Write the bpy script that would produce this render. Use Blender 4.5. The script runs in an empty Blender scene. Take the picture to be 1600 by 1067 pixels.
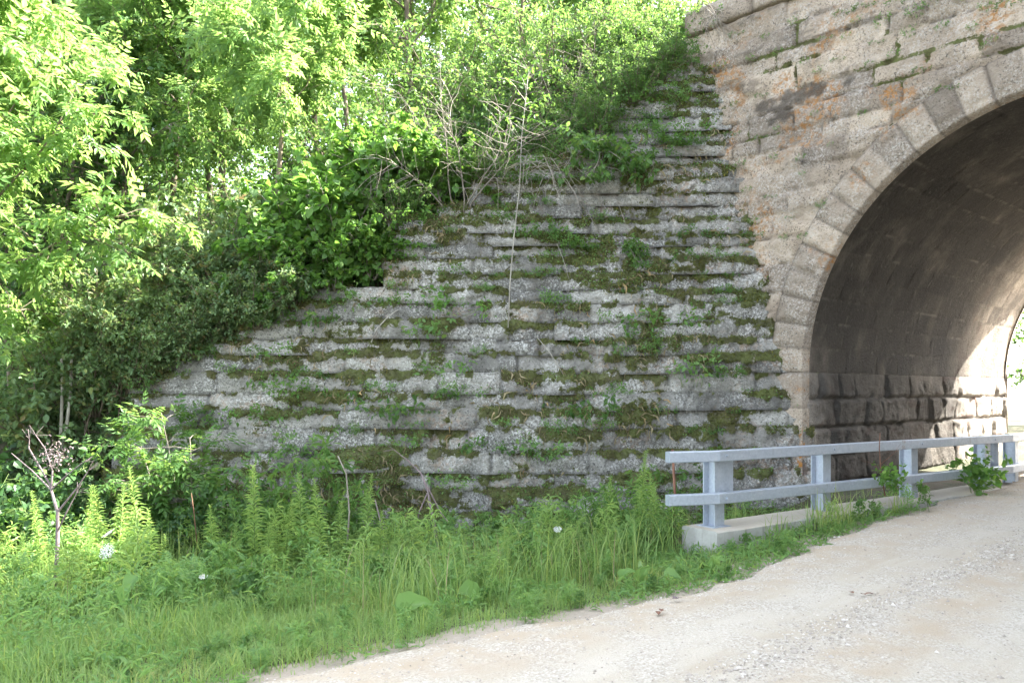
import bpy, math, random
import numpy as np
from math import radians, sin, cos, pi, sqrt

# ------------------------------------------------------------------ camera, sky, sun, exposure
C = bpy.context.scene
COL = C.collection
EYE = 1.6            # camera height over the gravel road (road level is z = 0)
FPX = 1300.0         # focal length measured in photograph pixels (1600 wide)
HOR = 610.0          # horizon row of the photograph
cam_d = bpy.data.cameras.new('camera')
cam = bpy.data.objects.new('camera', cam_d); COL.objects.link(cam)
cam.location = (0, 0, EYE); cam.rotation_euler = (radians(90), 0, 0)
cam_d.sensor_width = 36; cam_d.lens = 36 * FPX / 1600
cam_d.shift_y = (HOR - 533.5) / 1600
cam_d.clip_start = 0.05; cam_d.clip_end = 3000
C.camera = cam

SUN_DIR = np.array([1.0, 0.21, 0.0]); SUN_EL = radians(41)
az = math.atan2(SUN_DIR[0], SUN_DIR[1])          # from +Y towards +X
W = bpy.data.worlds.new('World'); C.world = W; W.use_nodes = True
wn = W.node_tree.nodes; wl = W.node_tree.links
bg = wn['Background']; sky = wn.new('ShaderNodeTexSky'); sky.sky_type = 'NISHITA'
sky.sun_disc = False; sky.sun_elevation = SUN_EL; sky.sun_rotation = az
sky.air_density = 1.0; sky.dust_density = 2.5; sky.ozone_density = 1.0
hs = wn.new('ShaderNodeHueSaturation'); hs.inputs['Saturation'].default_value = .50
wm = wn.new('ShaderNodeMix'); wm.data_type = 'RGBA'; wm.blend_type = 'MULTIPLY'; wm.inputs[0].default_value = 1; wm.inputs[7].default_value = (1.0, 1.0, .985, 1)
wl.new(sky.outputs[0], hs.inputs['Color']); wl.new(hs.outputs[0], wm.inputs[6]); wl.new(wm.outputs[2], bg.inputs[0]); bg.inputs[1].default_value = 0.15
sd = bpy.data.lights.new('sun', 'SUN'); sd.energy = 4.6; sd.angle = radians(0.5); sd.color = (1, .95, .85)
so = bpy.data.objects.new('sun', sd); COL.objects.link(so)
so.rotation_euler = (pi / 2 - SUN_EL, 0, -az + pi)
so.rotation_euler = (0, pi / 2 - SUN_EL, pi / 2 - az)
so.location = (20, 4, 25)
C.view_settings.view_transform = 'Standard'; C.view_settings.look = 'None'
C.view_settings.gamma = 1; C.view_settings.use_curve_mapping = False
C.view_settings.exposure = 3.25
C.cycles.max_bounces = 8; C.cycles.diffuse_bounces = 4; C.cycles.transmission_bounces = 6
C.cycles.transparent_max_bounces = 4

rng = np.random.default_rng(11)

# ------------------------------------------------------------------ frame of the bridge
E = np.array([4.2, 12.0])                 # near left springing corner
VB = np.array([.735, .678])               # barrel direction, into the bridge
RB = np.array([.678, -.735])              # along the face, to the right
R = 3.36; ZS = 1.86; LB = 8.8             # arch radius, springing height, barrel length
RING = .50
COPE = 7.3
BAT = .19                                 # batter of the wing wall

def P(px, py, d):
    return np.array([(px - 800) / FPX * d, d, EYE + (HOR - py) / FPX * d])
def SQ(X, Y):
    return (X - E[0]) * RB[0] + (Y - E[1]) * RB[1], (X - E[0]) * VB[0] + (Y - E[1]) * VB[1]
def XY(s, q):
    return E[0] + s * RB[0] + q * VB[0], E[1] + s * RB[1] + q * VB[1]
def wall_y(z):
    return 12.03 + BAT * (z - .86)
def PW(px, py, out=0.0):                  # a point on the wing wall seen at a pixel
    d = 12.2
    for _ in range(12):
        d = wall_y(EYE + (HOR - py) / FPX * d) - out
    return P(px, py, d)

# ------------------------------------------------------------------ numpy noise
def _hash(i, j, k):
    h = (i * 374761393 + j * 668265263 + k * 1274126177) & 0xFFFFFFFF
    h = ((h ^ (h >> 13)) * 1103515245) & 0xFFFFFFFF
    h = ((h ^ (h >> 16)) * 2246822519) & 0xFFFFFFFF
    return (h ^ (h >> 15)) / 4294967295.0
def vnoise(p):
    p = np.asarray(p, float); b = np.floor(p).astype(np.int64); f = p - b
    f = f * f * (3 - 2 * f); r = 0
    for a in (0, 1):
        for c in (0, 1):
            for d in (0, 1):
                w = (f[..., 0] if a else 1 - f[..., 0]) * (f[..., 1] if c else 1 - f[..., 1]) * (f[..., 2] if d else 1 - f[..., 2])
                r = r + w * _hash(b[..., 0] + a + 9000, b[..., 1] + c + 9000, b[..., 2] + d + 9000)
    return r * 2 - 1
def fbm(p, scale=1.0, octv=4, gain=.5):
    p = np.asarray(p, float) * scale; r = 0; a = 1; t = 0
    for o in range(octv):
        r = r + a * vnoise(p + 17.3 * o); t += a; a *= gain; p = p * 2.03
    return r / t
def sstep(a, b, x):
    t = np.clip((x - a) / (b - a), 0, 1); return t * t * (3 - 2 * t)

# ------------------------------------------------------------------ mesh helpers
class MB:
    def __init__(s): s.v = []; s.f = []; s.n = 0; s.at = {}
    def add(s, V, F, **at):
        V = np.asarray(V, float).reshape(-1, 3)
        for f in (F if isinstance(F, list) else [F]):
            f = np.asarray(f, int)
            if len(f): s.f.append(f + s.n)
        s.v.append(V); s.n += len(V)
        for k, a in at.items(): s.at.setdefault(k, []).append(np.broadcast_to(np.asarray(a, float).ravel(), (len(V),)) if np.ndim(a) == 0 else np.asarray(a, float).ravel())
    def mesh(s, name, smooth=False):
        me = bpy.data.meshes.new(name)
        V = np.concatenate(s.v).astype(np.float32)
        L = np.concatenate([f.ravel() for f in s.f]).astype(np.int32)
        tot = np.concatenate([np.full(len(f), f.shape[1]) for f in s.f])
        st = np.concatenate([[0], np.cumsum(tot)[:-1]]).astype(np.int32)
        me.vertices.add(len(V)); me.vertices.foreach_set('co', V.ravel())
        me.loops.add(len(L)); me.loops.foreach_set('vertex_index', L)
        me.polygons.add(len(tot)); me.polygons.foreach_set('loop_start', st)
        me.polygons.foreach_set('use_smooth', np.full(len(tot), bool(smooth)))
        me.update(calc_edges=True)
        for k, a in s.at.items():
            A = np.concatenate(a).astype(np.float32)
            if len(A) == len(V):
                me.attributes.new(k, 'FLOAT', 'POINT').data.foreach_set('value', A)
        return me
    def obj(s, name, mat, parent=None, smooth=False, loc=None):
        o = bpy.data.objects.new(name, s.mesh(name, smooth)); COL.objects.link(o)
        o.data.materials.append(mat)
        if parent: o.parent = parent
        if loc is not None: o.location = loc
        return o
    def tube(s, pts, rad, k=6, cap=True, **at):
        pts = np.asarray(pts, float); n = len(pts); rad = np.broadcast_to(np.asarray(rad, float), (n,))
        t = np.gradient(pts, axis=0); t /= np.linalg.norm(t, axis=1, keepdims=True) + 1e-9
        a = np.where(np.abs(t[:, 2:3]) > .9, np.array([[1., 0, 0]]), np.array([[0, 0, 1.]]))
        u = np.cross(t, a); u /= np.linalg.norm(u, axis=1, keepdims=True) + 1e-9; w = np.cross(t, u)
        th = np.arange(k) * 2 * pi / k
        V = pts[:, None] + rad[:, None, None] * (u[:, None] * np.cos(th)[None, :, None] + w[:, None] * np.sin(th)[None, :, None])
        i = np.arange(n - 1)[:, None] * k; j = np.arange(k)[None]; j2 = (j + 1) % k
        F = np.stack([i + j, i + j2, i + k + j2, i + k + j], -1).reshape(-1, 4)
        fs = [F]
        if cap: fs += [np.arange(k)[None] + (n - 1) * k, np.arange(k)[None, ::-1]]
        s.add(V, fs, **at)
    def box(s, c, sx, sy, sz, ax=(1, 0), bev=.004):
        # box with axes ax (horizontal), its normal, z; c = centre of the bottom; small chamfer
        ax = np.array([ax[0], ax[1], 0.]); ax /= np.linalg.norm(ax); ay = np.array([-ax[1], ax[0], 0.]); az_ = np.array([0, 0, 1.])
        bm = []
        hx, hy = sx / 2, sy / 2
        rings = [(0, bev), (bev, 0), (sz - bev, 0), (sz, bev)]
        for z, i in rings:
            x, y = hx - i, hy - i; e = bev if i == 0 else 0.0
            q = [(-x + e, -y), (x - e, -y), (x, -y + e), (x, y - e), (x - e, y), (-x + e, y), (-x, y - e), (-x, -y + e)]
            bm += [np.asarray(c) + ax * a + ay * b + az_ * z for a, b in q]
        F = []
        for r in range(3):
            for j in range(8): F.append((r * 8 + j, r * 8 + (j + 1) % 8, r * 8 + 8 + (j + 1) % 8, r * 8 + 8 + j))
        s.add(bm, [np.array(F), np.arange(8)[None, ::-1], np.arange(24, 32)[None]])
    def grid(s, G, mask=None, flip=False, **at):
        nv, nu = G.shape[:2]
        idx = np.arange(nv * nu).reshape(nv, nu)
        F = np.stack([idx[:-1, :-1], idx[:-1, 1:], idx[1:, 1:], idx[1:, :-1]], -1)
        if mask is not None: F = F[mask]
        F = F.reshape(-1, 4)
        if flip: F = F[:, ::-1]
        s.add(G.reshape(-1, 3), F, **{k: np.asarray(a).ravel() for k, a in at.items()})

def tag(o, label=None, cat=None, group=None, kind=None):
    if label: o['label'] = label
    if cat: o['category'] = cat
    if group: o['group'] = group
    if kind: o['kind'] = kind
    return o
def thing(name, label, cat, loc=(0, 0, 0), group=None):
    o = bpy.data.objects.new(name, None); COL.objects.link(o); o.location = loc; o.empty_display_size = .2
    return tag(o, label, cat, group)
def dup(o, parent=None):
    c = o.copy(); COL.objects.link(c)
    if parent: c.parent = parent
    for ch in list(o.children): dup(ch, c)
    return c

# ------------------------------------------------------------------ materials
def nodes_of(name):
    m = bpy.data.materials.new(name); m.use_nodes = True
    nt = m.node_tree; return m, nt, nt.nodes, nt.links, nt.nodes['Principled BSDF']
class NB:
    def __init__(s, nt): s.n = nt.nodes; s.l = nt.links
    def new(s, t, **kw):
        x = s.n.new(t)
        for k, v in kw.items(): setattr(x, k, v)
        return x
    def put(s, sock, v):
        if hasattr(v, 'is_linked') or isinstance(v, bpy.types.NodeSocket): s.l.new(v, sock)
        elif isinstance(v, (tuple, list)) and sock.type == 'RGBA': sock.default_value = (*v, 1) if len(v) == 3 else v
        else: sock.default_value = v
    def noise(s, vec, scale, detail=4, rough=.55, dist=0):
        x = s.new('ShaderNodeTexNoise'); s.put(x.inputs['Vector'], vec)
        x.inputs['Scale'].default_value = scale; x.inputs['Detail'].default_value = detail
        x.inputs['Roughness'].default_value = rough; x.inputs['Distortion'].default_value = dist
        return x.outputs['Fac']
    def ramp(s, fac, stops):
        x = s.new('ShaderNodeMapRange', interpolation_type='SMOOTHSTEP'); s.put(x.inputs[0], fac)
        x.inputs[1].default_value, x.inputs[2].default_value = stops[0], stops[1]
        if len(stops) > 2: x.inputs[3].default_value, x.inputs[4].default_value = stops[2], stops[3]
        return x.outputs[0]
    def mix(s, f, a, b, mode='MIX'):
        x = s.new('ShaderNodeMix', data_type='RGBA', blend_type=mode)
        s.put(x.inputs[0], f); s.put(x.inputs[6], a); s.put(x.inputs[7], b); return x.outputs[2]
    def math(s, op, a, b=0.0):
        x = s.new('ShaderNodeMath', operation=op); s.put(x.inputs[0], a); s.put(x.inputs[1], b); return x.outputs[0]
    def coord(s): return s.new('ShaderNodeTexCoord').outputs['Object']
    def mapped(s, vec, sc, rot=(0, 0, 0)):
        x = s.new('ShaderNodeMapping'); s.put(x.inputs[0], vec); x.inputs[3].default_value = sc; x.inputs[2].default_value = rot
        return x.outputs[0]
    def attr(s, name):
        x = s.new('ShaderNodeAttribute'); x.attribute_name = name; return x.outputs['Fac']
    def bump(s, h, strength, dist, nrm=None):
        x = s.new('ShaderNodeBump'); s.put(x.inputs['Height'], h); x.inputs['Strength'].default_value = strength
        x.inputs['Distance'].default_value = dist
        if nrm is not None: s.l.new(nrm, x.inputs['Normal'])
        return x.outputs[0]

def stone_mat(name, c1, c2, pale, pale_amt, dark, dark_amt, orange=0.0, stain=0.0, streak=0.0, red=0.0, jcol=None, soot_shade=0.0):
    m, nt, n, l, bs = nodes_of(name); b = NB(nt); co = b.coord()
    big = b.noise(co, .9, 5); mid = b.noise(co, 5, 6, .65); fine = b.noise(co, 26, 6, .7); grit = b.noise(co, 90, 3, .7)
    col = b.mix(b.ramp(mid, (.35, .65)), c1, c2)
    col = b.mix(b.ramp(big, (.35, .7, 0, .45)), col, tuple(x * .62 for x in c1))
    rnd = b.attr('rnd')
    col = b.mix(1.0, col, b.mix(rnd, (.64, .63, .62), (1.28, 1.25, 1.20)), 'MULTIPLY')
    # pale crusty lichen
    lm = b.math('MULTIPLY', b.ramp(b.noise(co, 30, 8, .8), (.505, .545)), b.ramp(b.noise(co, 2.2, 5), (.36, .6)))
    col = b.mix(b.math('MULTIPLY', lm, pale_amt), col, pale)
    # dark lichen and pits
    dm = b.math('MULTIPLY', b.ramp(b.noise(co, 34, 8, .82), (.535, .575)), b.ramp(b.noise(co, 3.1, 5), (.36, .56)))
    col = b.mix(b.math('MULTIPLY', dm, dark_amt), col, dark)
    if orange:
        om = b.math('MULTIPLY', b.ramp(b.noise(co, 1.3, 5), (.50, .66)), b.ramp(b.noise(co, 14, 5, .7), (.46, .6)))
        col = b.mix(b.math('MULTIPLY', om, orange), col, (.42, .19, .05))
    if red:
        col = b.mix(b.math('MULTIPLY', b.ramp(b.noise(b.mapped(co, (1, 1, 2.4)), 1.7, 4), (.54, .68)), red), col, (.20, .075, .05))
    if stain:
        col = b.mix(b.math('MULTIPLY', b.ramp(b.noise(b.mapped(co, (1, 1, .6)), 1.1, 7, .68), (.46, .60)), stain), col, tuple(x * 1.8 for x in dark))
    if soot_shade:  # soot together with tunnel shade painted into the stone colour
        sk = b.math('MULTIPLY', b.attr('soot_shade'), b.ramp(b.noise(b.mapped(co, (1, 1, .6)), 2.0, 5), (.15, .55, .75, 1)))
        col = b.mix(b.math('MULTIPLY', sk, soot_shade), col, b.mix(1.0, b.mix(mid, (.0085, .008, .0078), (.021, .0195, .018)), b.mix(b.math('FRACT', b.math('MULTIPLY', rnd, 7.3)), (.55, .55, .55), (1.7, 1.62, 1.5)), 'MULTIPLY'))
    if streak:
        sm = b.ramp(b.noise(b.mapped(co, (5, 5, .45)), 1.6, 5, .65), (.60, .74))
        col = b.mix(b.math('MULTIPLY', sm, streak), col, (.27, .25, .23))
    pits = b.math('MULTIPLY', b.ramp(b.noise(co, 17, 7, .78), (.575, .64)), .7)
    col = b.mix(pits, col, tuple(x * .28 for x in c1))
    jt = b.attr('joint')
    col = b.mix(b.math('MULTIPLY', jt, .6), col, jcol or tuple(x * .28 for x in c1))
    ms = b.attr('moss')
    mcol = b.mix(b.ramp(b.noise(co, 6, 5, .6), (.38, .62)), (.060, .058, .022), (.125, .15, .045)); mcol = b.mix(b.ramp(b.noise(co, 2.1, 5), (.5, .66, 0, .7)), mcol, (.10, .082, .04))
    mcol = b.mix(b.ramp(grit, (.45, .7)), mcol, (.11, .12, .03))
    mm = b.ramp(b.math('ADD', b.math('ADD', ms, b.math('MULTIPLY', b.math('SUBTRACT', fine, .5), 1.5)), b.math('MULTIPLY', b.math('SUBTRACT', b.noise(co, 9, 6, .7), .5), 1.1)), (.40, .62, 0, .93))
    col = b.mix(mm, col, mcol)
    l.new(col, bs.inputs['Base Color']); bs.inputs['Roughness'].default_value = .93
    bs.inputs['Specular IOR Level'].default_value = .2
    h = b.math('ADD', b.math('MULTIPLY', fine, .6), b.math('MULTIPLY', grit, .25)); h = b.math('ADD', h, b.math('MULTIPLY', b.noise(co, 12, 7, .75), .9))
    l.new(b.bump(h, 1.0, .055), bs.inputs['Normal'])
    return m

def leaf_mat(name, ca, cb, tr, trans=.42, rough=.5, blotch=None, bscale=2.2):
    m, nt, n, l, bs = nodes_of(name); b = NB(nt)
    g = b.new('ShaderNodeNewGeometry'); isl = g.outputs['Random Per Island']
    oi = b.new('ShaderNodeObjectInfo').outputs['Random']
    col = b.mix(isl, ca, cb)
    col = b.mix(b.math('MULTIPLY', b.ramp(isl, (.90, .97)), .6), col, (cb[0] * 1.7, cb[1] * 1.25, cb[2] * .8))
    col = b.mix(1.0, col, b.mix(oi, (.84, .86, .9), (1.16, 1.12, 1.0)), 'MULTIPLY')
    if blotch:
        cl = b.ramp(b.noise(b.coord(), bscale, 3), (.5, .66))
        col = b.mix(b.math('MULTIPLY', b.math('MULTIPLY', cl, b.ramp(isl, (.35, .5))), .8), col, blotch)
    l.new(col, bs.inputs['Base Color']); bs.inputs['Roughness'].default_value = rough
    bs.inputs['Specular IOR Level'].default_value = .35
    t = b.new('ShaderNodeBsdfTranslucent'); tc = b.mix(isl, tr, (tr[0] * 1.35, tr[1] * 1.12, tr[2]))
    l.new(tc, t.inputs[0])
    mx = b.new('ShaderNodeMixShader'); mx.inputs[0].default_value = trans
    l.new(bs.outputs[0], mx.inputs[1]); l.new(t.outputs[0], mx.inputs[2])
    l.new(mx.outputs[0], n['Material Output'].inputs[0])
    return m

def bark_mat(name, a, c):
    m, nt, n, l, bs = nodes_of(name); b = NB(nt); co = b.coord()
    f = b.noise(b.mapped(co, (1, 1, .2)), 30, 5, .65)
    l.new(b.mix(b.ramp(f, (.35, .65)), a, c), bs.inputs['Base Color']); bs.inputs['Roughness'].default_value = .9
    l.new(b.bump(f, .6, .01), bs.inputs['Normal']); return m

M_WING = stone_mat('wing_wall_stone', (.29, .285, .265), (.41, .40, .375), (.66, .65, .62), .95, (.045, .043, .040), .85, orange=.30, stain=.42)
M_FACE = stone_mat('bridge_face_stone', (.43, .355, .285), (.54, .455, .375), (.60, .555, .515), .7, (.085, .072, .062), .9, orange=.85, stain=.25, jcol=(.075, .063, .053))
M_RING = stone_mat('voussoir_stone', (.41, .34, .275), (.50, .42, .345), (.60, .56, .51), .65, (.10, .085, .07), .8, orange=1.0)
M_VAULT = stone_mat('soot_shade_vault_stone', (.36, .315, .27), (.46, .41, .36), (.40, .37, .33), .3, (.045, .04, .036), .6, stain=.5, streak=.24, red=.2, jcol=(.15, .135, .118), soot_shade=.95)
M_ABUT = stone_mat('soot_shade_abutment_stone', (.40, .36, .32), (.50, .46, .42), (.50, .47, .43), .4, (.06, .052, .047), .6, stain=.35, streak=.35, red=.45, soot_shade=.85)

M_BRIGHT = leaf_mat('bright_leaf', (.068, .15, .042), (.11, .20, .055), (.30, .50, .14), .48)
M_MID = leaf_mat('mid_leaf', (.050, .115, .034), (.078, .155, .040), (.21, .39, .09), .42)
M_DARK = leaf_mat('dark_leaf', (.034, .085, .034), (.052, .11, .038), (.11, .24, .05), .36)
M_HONEY = leaf_mat('shrub_leaf', (.11, .185, .092), (.15, .235, .108), (.25, .38, .12), .36, blotch=(.17, .085, .035))
M_VINE = leaf_mat('vine_leaf', (.070, .16, .038), (.11, .21, .05), (.20, .42, .07), .4)
M_WEED = leaf_mat('weed_leaf', (.10, .205, .07), (.17, .285, .09), (.27, .48, .13), .45, blotch=(.045, .13, .05), bscale=1.3)
M_GOLD = leaf_mat('goldenrod_leaf', (.16, .28, .085), (.23, .35, .10), (.36, .52, .14), .42)
M_GRASS = leaf_mat('grass_blade', (.12, .215, .065), (.21, .30, .10), (.30, .49, .13), .4, rough=.55, blotch=(.30, .30, .09), bscale=.75)
M_MOSS = leaf_mat('moss_tuft', (.055, .062, .016), (.15, .17, .045), (.18, .22, .04), .25, rough=.8)
M_STRAW = leaf_mat('dry_straw', (.26, .21, .12), (.36, .30, .18), (.3, .26, .14), .2, rough=.8)
M_FLOWER = leaf_mat('white_petal', (.75, .76, .72), (.82, .82, .78), (.6, .62, .55), .3)
M_YELLOW = leaf_mat('yellow_leaf', (.30, .33, .03), (.45, .42, .04), (.5, .5, .05), .4)
M_BARK = bark_mat('bark', (.10, .078, .055), (.20, .16, .12))
M_PALEBARK = bark_mat('pale_bark', (.26, .235, .20), (.42, .39, .34))
M_TWIG = bark_mat('dead_twig', (.17, .145, .12), (.30, .265, .225))
M_STALK = bark_mat('purple_stalk', (.13, .095, .10), (.22, .175, .175))
M_STEM = bark_mat('green_stem', (.09, .15, .04), (.15, .21, .06))
M_RUST = bark_mat('rusty_steel', (.12, .055, .035), (.22, .11, .07))

def steel_mat():
    m, nt, n, l, bs = nodes_of('galvanised_steel'); b = NB(nt); co = b.coord()
    v = b.new('ShaderNodeTexVoronoi'); v.inputs['Scale'].default_value = 45; l.new(co, v.inputs['Vector'])
    col = b.mix(v.outputs['Color'], (.36, .40, .46), (.44, .48, .54))
    col = b.mix(b.ramp(b.noise(co, 6, 6, .7), (.5, .75, 0, .5)), col, (.55, .57, .59))
    col = b.mix(b.ramp(b.noise(b.mapped(co, (8, 8, 1)), 3, 5, .7), (.62, .75, 0, .6)), col, (.27, .26, .25))
    col = b.mix(b.math('MULTIPLY', b.ramp(b.noise(co, 2.3, 6, .75), (.60, .70)), b.ramp(b.noise(b.mapped(co, (6, 6, .8)), 4, 5, .7), (.45, .6, 0, .75))), col, (.24, .16, .11))
    l.new(col, bs.inputs['Base Color']); bs.inputs['Metallic'].default_value = .45
    l.new(b.ramp(b.noise(co, 18, 4), (.3, .7, .42, .62)), bs.inputs['Roughness']); return m
M_STEEL = steel_mat()
def concrete_mat():
    m, nt, n, l, bs = nodes_of('concrete'); b = NB(nt); co = b.coord()
    col = b.mix(b.ramp(b.noise(co, 4, 6, .65), (.35, .65)), (.33, .32, .29), (.43, .42, .39))
    col = b.mix(b.ramp(b.noise(b.mapped(co, (4, 4, 1)), 2.5, 5), (.55, .7, 0, .5)), col, (.20, .19, .16))
    g = b.new('ShaderNodeNewGeometry'); x = b.new('ShaderNodeSeparateXYZ'); l.new(g.outputs['Normal'], x.inputs[0])
    col = b.mix(b.math('MULTIPLY', b.ramp(x.outputs[2], (.5, .9)), .75), col, (.44, .38, .30))
    l.new(col, bs.inputs['Base Color']); bs.inputs['Roughness'].default_value = .9
    l.new(b.bump(b.noise(co, 60, 4), .5, .006), bs.inputs['Normal']); return m
M_CONC = concrete_mat()
def road_mat():
    m, nt, n, l, bs = nodes_of('gravel_road'); b = NB(nt); co = b.coord()
    trk = b.mapped(co, (1, 1, 1), (0, 0, -math.atan2(VB[1], VB[0])))
    wide = b.noise(b.mapped(trk, (.12, 1.1, 1)), 1.6, 5, .6)
    col = b.mix(b.ramp(wide, (.38, .62)), (.405, .345, .268), (.475, .425, .355))
    col = b.mix(b.ramp(b.noise(co, 1.3, 6, .65), (.42, .7, 0, .28)), col, (.40, .335, .255))
    col = b.mix(b.math('MULTIPLY', b.attr('loose'), b.ramp(b.noise(co, 2.5, 6, .65), (.25, .6, .45, .9))), col, (.40, .325, .24))
    pb = b.new('ShaderNodeTexVoronoi'); pb.inputs['Scale'].default_value = 75; l.new(co, pb.inputs['Vector'])
    bw = b.new('ShaderNodeRGBToBW'); l.new(pb.outputs['Color'], bw.inputs[0])
    col = b.mix(b.math('MULTIPLY', b.ramp(b.noise(co, 3, 5), (.35, .65)), .8), col, b.mix(bw.outputs[0], (.27, .23, .185), (.58, .53, .46)))
    col = b.mix(b.ramp(b.noise(co, 130, 3, .7), (.58, .7, 0, .5)), col, (.24, .20, .155))
    l.new(col, bs.inputs['Base Color']); bs.inputs['Roughness'].default_value = .95
    bs.inputs['Specular IOR Level'].default_value = .15
    h = b.math('ADD', b.noise(co, 45, 6, .7), b.math('MULTIPLY', pb.outputs['Distance'], .5))
    l.new(b.bump(h, .8, .012), bs.inputs['Normal']); return m
M_ROAD = road_mat()
def pebble_mat():
    m, nt, n, l, bs = nodes_of('pebble'); b = NB(nt)
    g = b.new('ShaderNodeNewGeometry')
    l.new(b.mix(g.outputs['Random Per Island'], (.24, .205, .17), (.54, .49, .43)), bs.inputs['Base Color'])
    bs.inputs['Roughness'].default_value = .9; return m
M_PEB = pebble_mat()
def soil_mat():
    m, nt, n, l, bs = nodes_of('soil'); b = NB(nt); co = b.coord()
    col = b.mix(b.ramp(b.noise(co, 2, 6, .65), (.4, .62)), (.040, .050, .018), (.085, .068, .042))
    col = b.mix(b.ramp(b.math('ADD', b.attr('gravel'), b.math('MULTIPLY', b.math('SUBTRACT', b.noise(co, 7, 6, .7), .5), 1.0)), (.35, .6)), col, b.mix(b.noise(co, 60, 4, .7), (.24, .19, .14), (.46, .40, .33)))
    l.new(col, bs.inputs['Base Color']); bs.inputs['Roughness'].default_value = 1
    l.new(b.bump(b.noise(co, 20, 6, .7), .8, .04), bs.inputs['Normal']); return m
M_SOIL = soil_mat()

PROFILE = [(1075, 92), (1010, 130), (950, 165), (905, 228), (738, 266), (728, 322), (602, 342), (592, 458), (470, 463), (340, 528), (208, 578), (176, 690), (140, 840)]
pf = np.array([PW(*p) for p in PROFILE]); o_ = np.argsort(pf[:, 2])
def left_x(z): return np.interp(z, pf[o_, 2], pf[o_, 0])
def wall_top(X):
    i = np.argsort(pf[:, 0]); return np.interp(X, pf[i, 0], pf[i, 2])
# ------------------------------------------------------------------ ground, road, embankment
def road_z(X, Y):
    p = X * VB[0] + Y * VB[1]
    return .03 * np.log1p(np.exp((p - 6.0) * 2)) / 2 - .02
def edge_s(X, Y):
    p = X * VB[0] + Y * VB[1]                      # left edge of the gravel
    return 1.85 + .25 * np.exp(-((p - 6.3) / 1.6) ** 2) - .25 * sstep(4.2, 1.5, p) + .09 * vnoise(np.stack([p * 1.3, p * 0 + 3.1, p * 0], -1)) + .04 * vnoise(np.stack([p * 4.7, p * 0 + 8.1, p * 0], -1))
def low_z(X, Y):
    X = np.asarray(X, float); Y = np.asarray(Y, float)
    s, q = SQ(X, Y); o = edge_s(X, Y) - s
    zl = road_z(X, Y) - .028 - .17 * sstep(.0, 1.4, o) - .42 * sstep(.8, 4.2, o)
    zr = .25 * sstep(6.3, 8.5, s)
    inb = sstep(-.6, .2, q)
    zl = zl * (1 - inb) + inb * (road_z(X, Y) - .045)
    return zl + zr + .03 * fbm(np.stack([X, Y, X * 0], -1), .9, 3)
def emb_z(X, Y):
    X = np.asarray(X, float); Y = np.asarray(Y, float)
    s, q = SQ(X, Y)
    z = np.minimum(7.25, 7.25 + .78 * q); z = np.minimum(z, 7.25 + .78 * (LB - q))
    lim = -.75 + .95 * (Y - 11.75)
    k = sstep(-5.3, -6.4, X)
    z = np.where(k > 0, np.minimum(z, lim + (1 - k) * 6), z)
    tp = wall_top(X); yb = wall_y(tp) + .45
    z = np.where((X > -6.2) & (s < .2), np.minimum(z, tp - .06 + 1.1 * np.maximum(Y - yb, 0)), z)
    return z + .10 * fbm(np.stack([X, Y, X * 0], -1), .6, 3)

def nonuni(a, lo, hi, bstep, c):       # fine steps between lo and hi, growing outside, out to +-c
    f = list(np.arange(lo, hi + 1e-6, bstep)); st = bstep; x = lo; L = []
    while x > -c: st *= 1.25; x -= st; L.append(x)
    st = bstep; x = f[-1]; Rr = []
    while x < c: st *= 1.25; x += st; Rr.append(x)
    return np.array(L[::-1] + f + Rr)
gx = nonuni(0, -12, 14, .2, 900); gy = nonuni(0, 0, 22, .2, 900)
GX, GY = np.meshgrid(gx, gy)
b = MB(); far = sstep(25, 60, np.hypot(GX, GY))
b.grid(np.stack([GX, GY, low_z(np.clip(GX, -40, 40), np.clip(GY, -40, 60)) * (1 - far) - .5 * far], -1))
gs, gq = SQ(GX, GY); go = edge_s(np.clip(GX, -60, 60), np.clip(GY, -60, 60)) - gs
b.at['gravel'] = [(sstep(.75, .1, go) * (gs < 12)).ravel()]
tag(b.obj('ground', M_SOIL, smooth=True), kind='structure')

# gravel road: along the barrel axis, bending a little as it leaves the arch
pp = np.concatenate([np.arange(-14, -2, .5), np.arange(-2, 16, .08), np.arange(16, 60, .6)])
tt = np.linspace(0, 1, 90)
PPv, TT = np.meshgrid(pp, tt, indexing='ij')
s_off = SQ(0.0, 0.0)[0]; p_E = E @ VB
Xc, Yc = XY(1.9, PPv - p_E)
sl = edge_s(Xc, Yc) - .02; sr = 6.45 + .15 * vnoise(np.stack([PPv * .9, PPv * 0 + 55, PPv * 0], -1)) + 2.2 * sstep(9, 3, PPv) 
S_ = sl + (sr - sl) * TT
RX, RY = XY(S_, PPv - p_E)
RZ = road_z(RX, RY) + .030 * sstep(.0, .35, S_ - sl) * sstep(0, .3, sr - S_) - .03 + .012 * fbm(np.stack([RX, RY, RX * 0], -1), 2.2, 4) + .02
RZ += .022 * np.exp(-((S_ - 3.38 - .05 * np.sin(PPv * .7)) / .16) ** 2)
sw = S_ + .10 * fbm(np.stack([PPv * .5, S_ * 2, S_ * 0], -1), 1.0, 4)
tan_ = sstep(2.75, 2.1, sw) + sstep(3.40, 3.55, sw) * sstep(4.1, 3.8, sw) + .9 * sstep(5.4, 5.9, sw)
b = MB(); b.grid(np.stack([RX, RY, RZ], -1), loose=np.clip(tan_, 0, 1)); tag(b.obj('gravel_road', M_ROAD, smooth=True), kind='structure')

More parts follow.
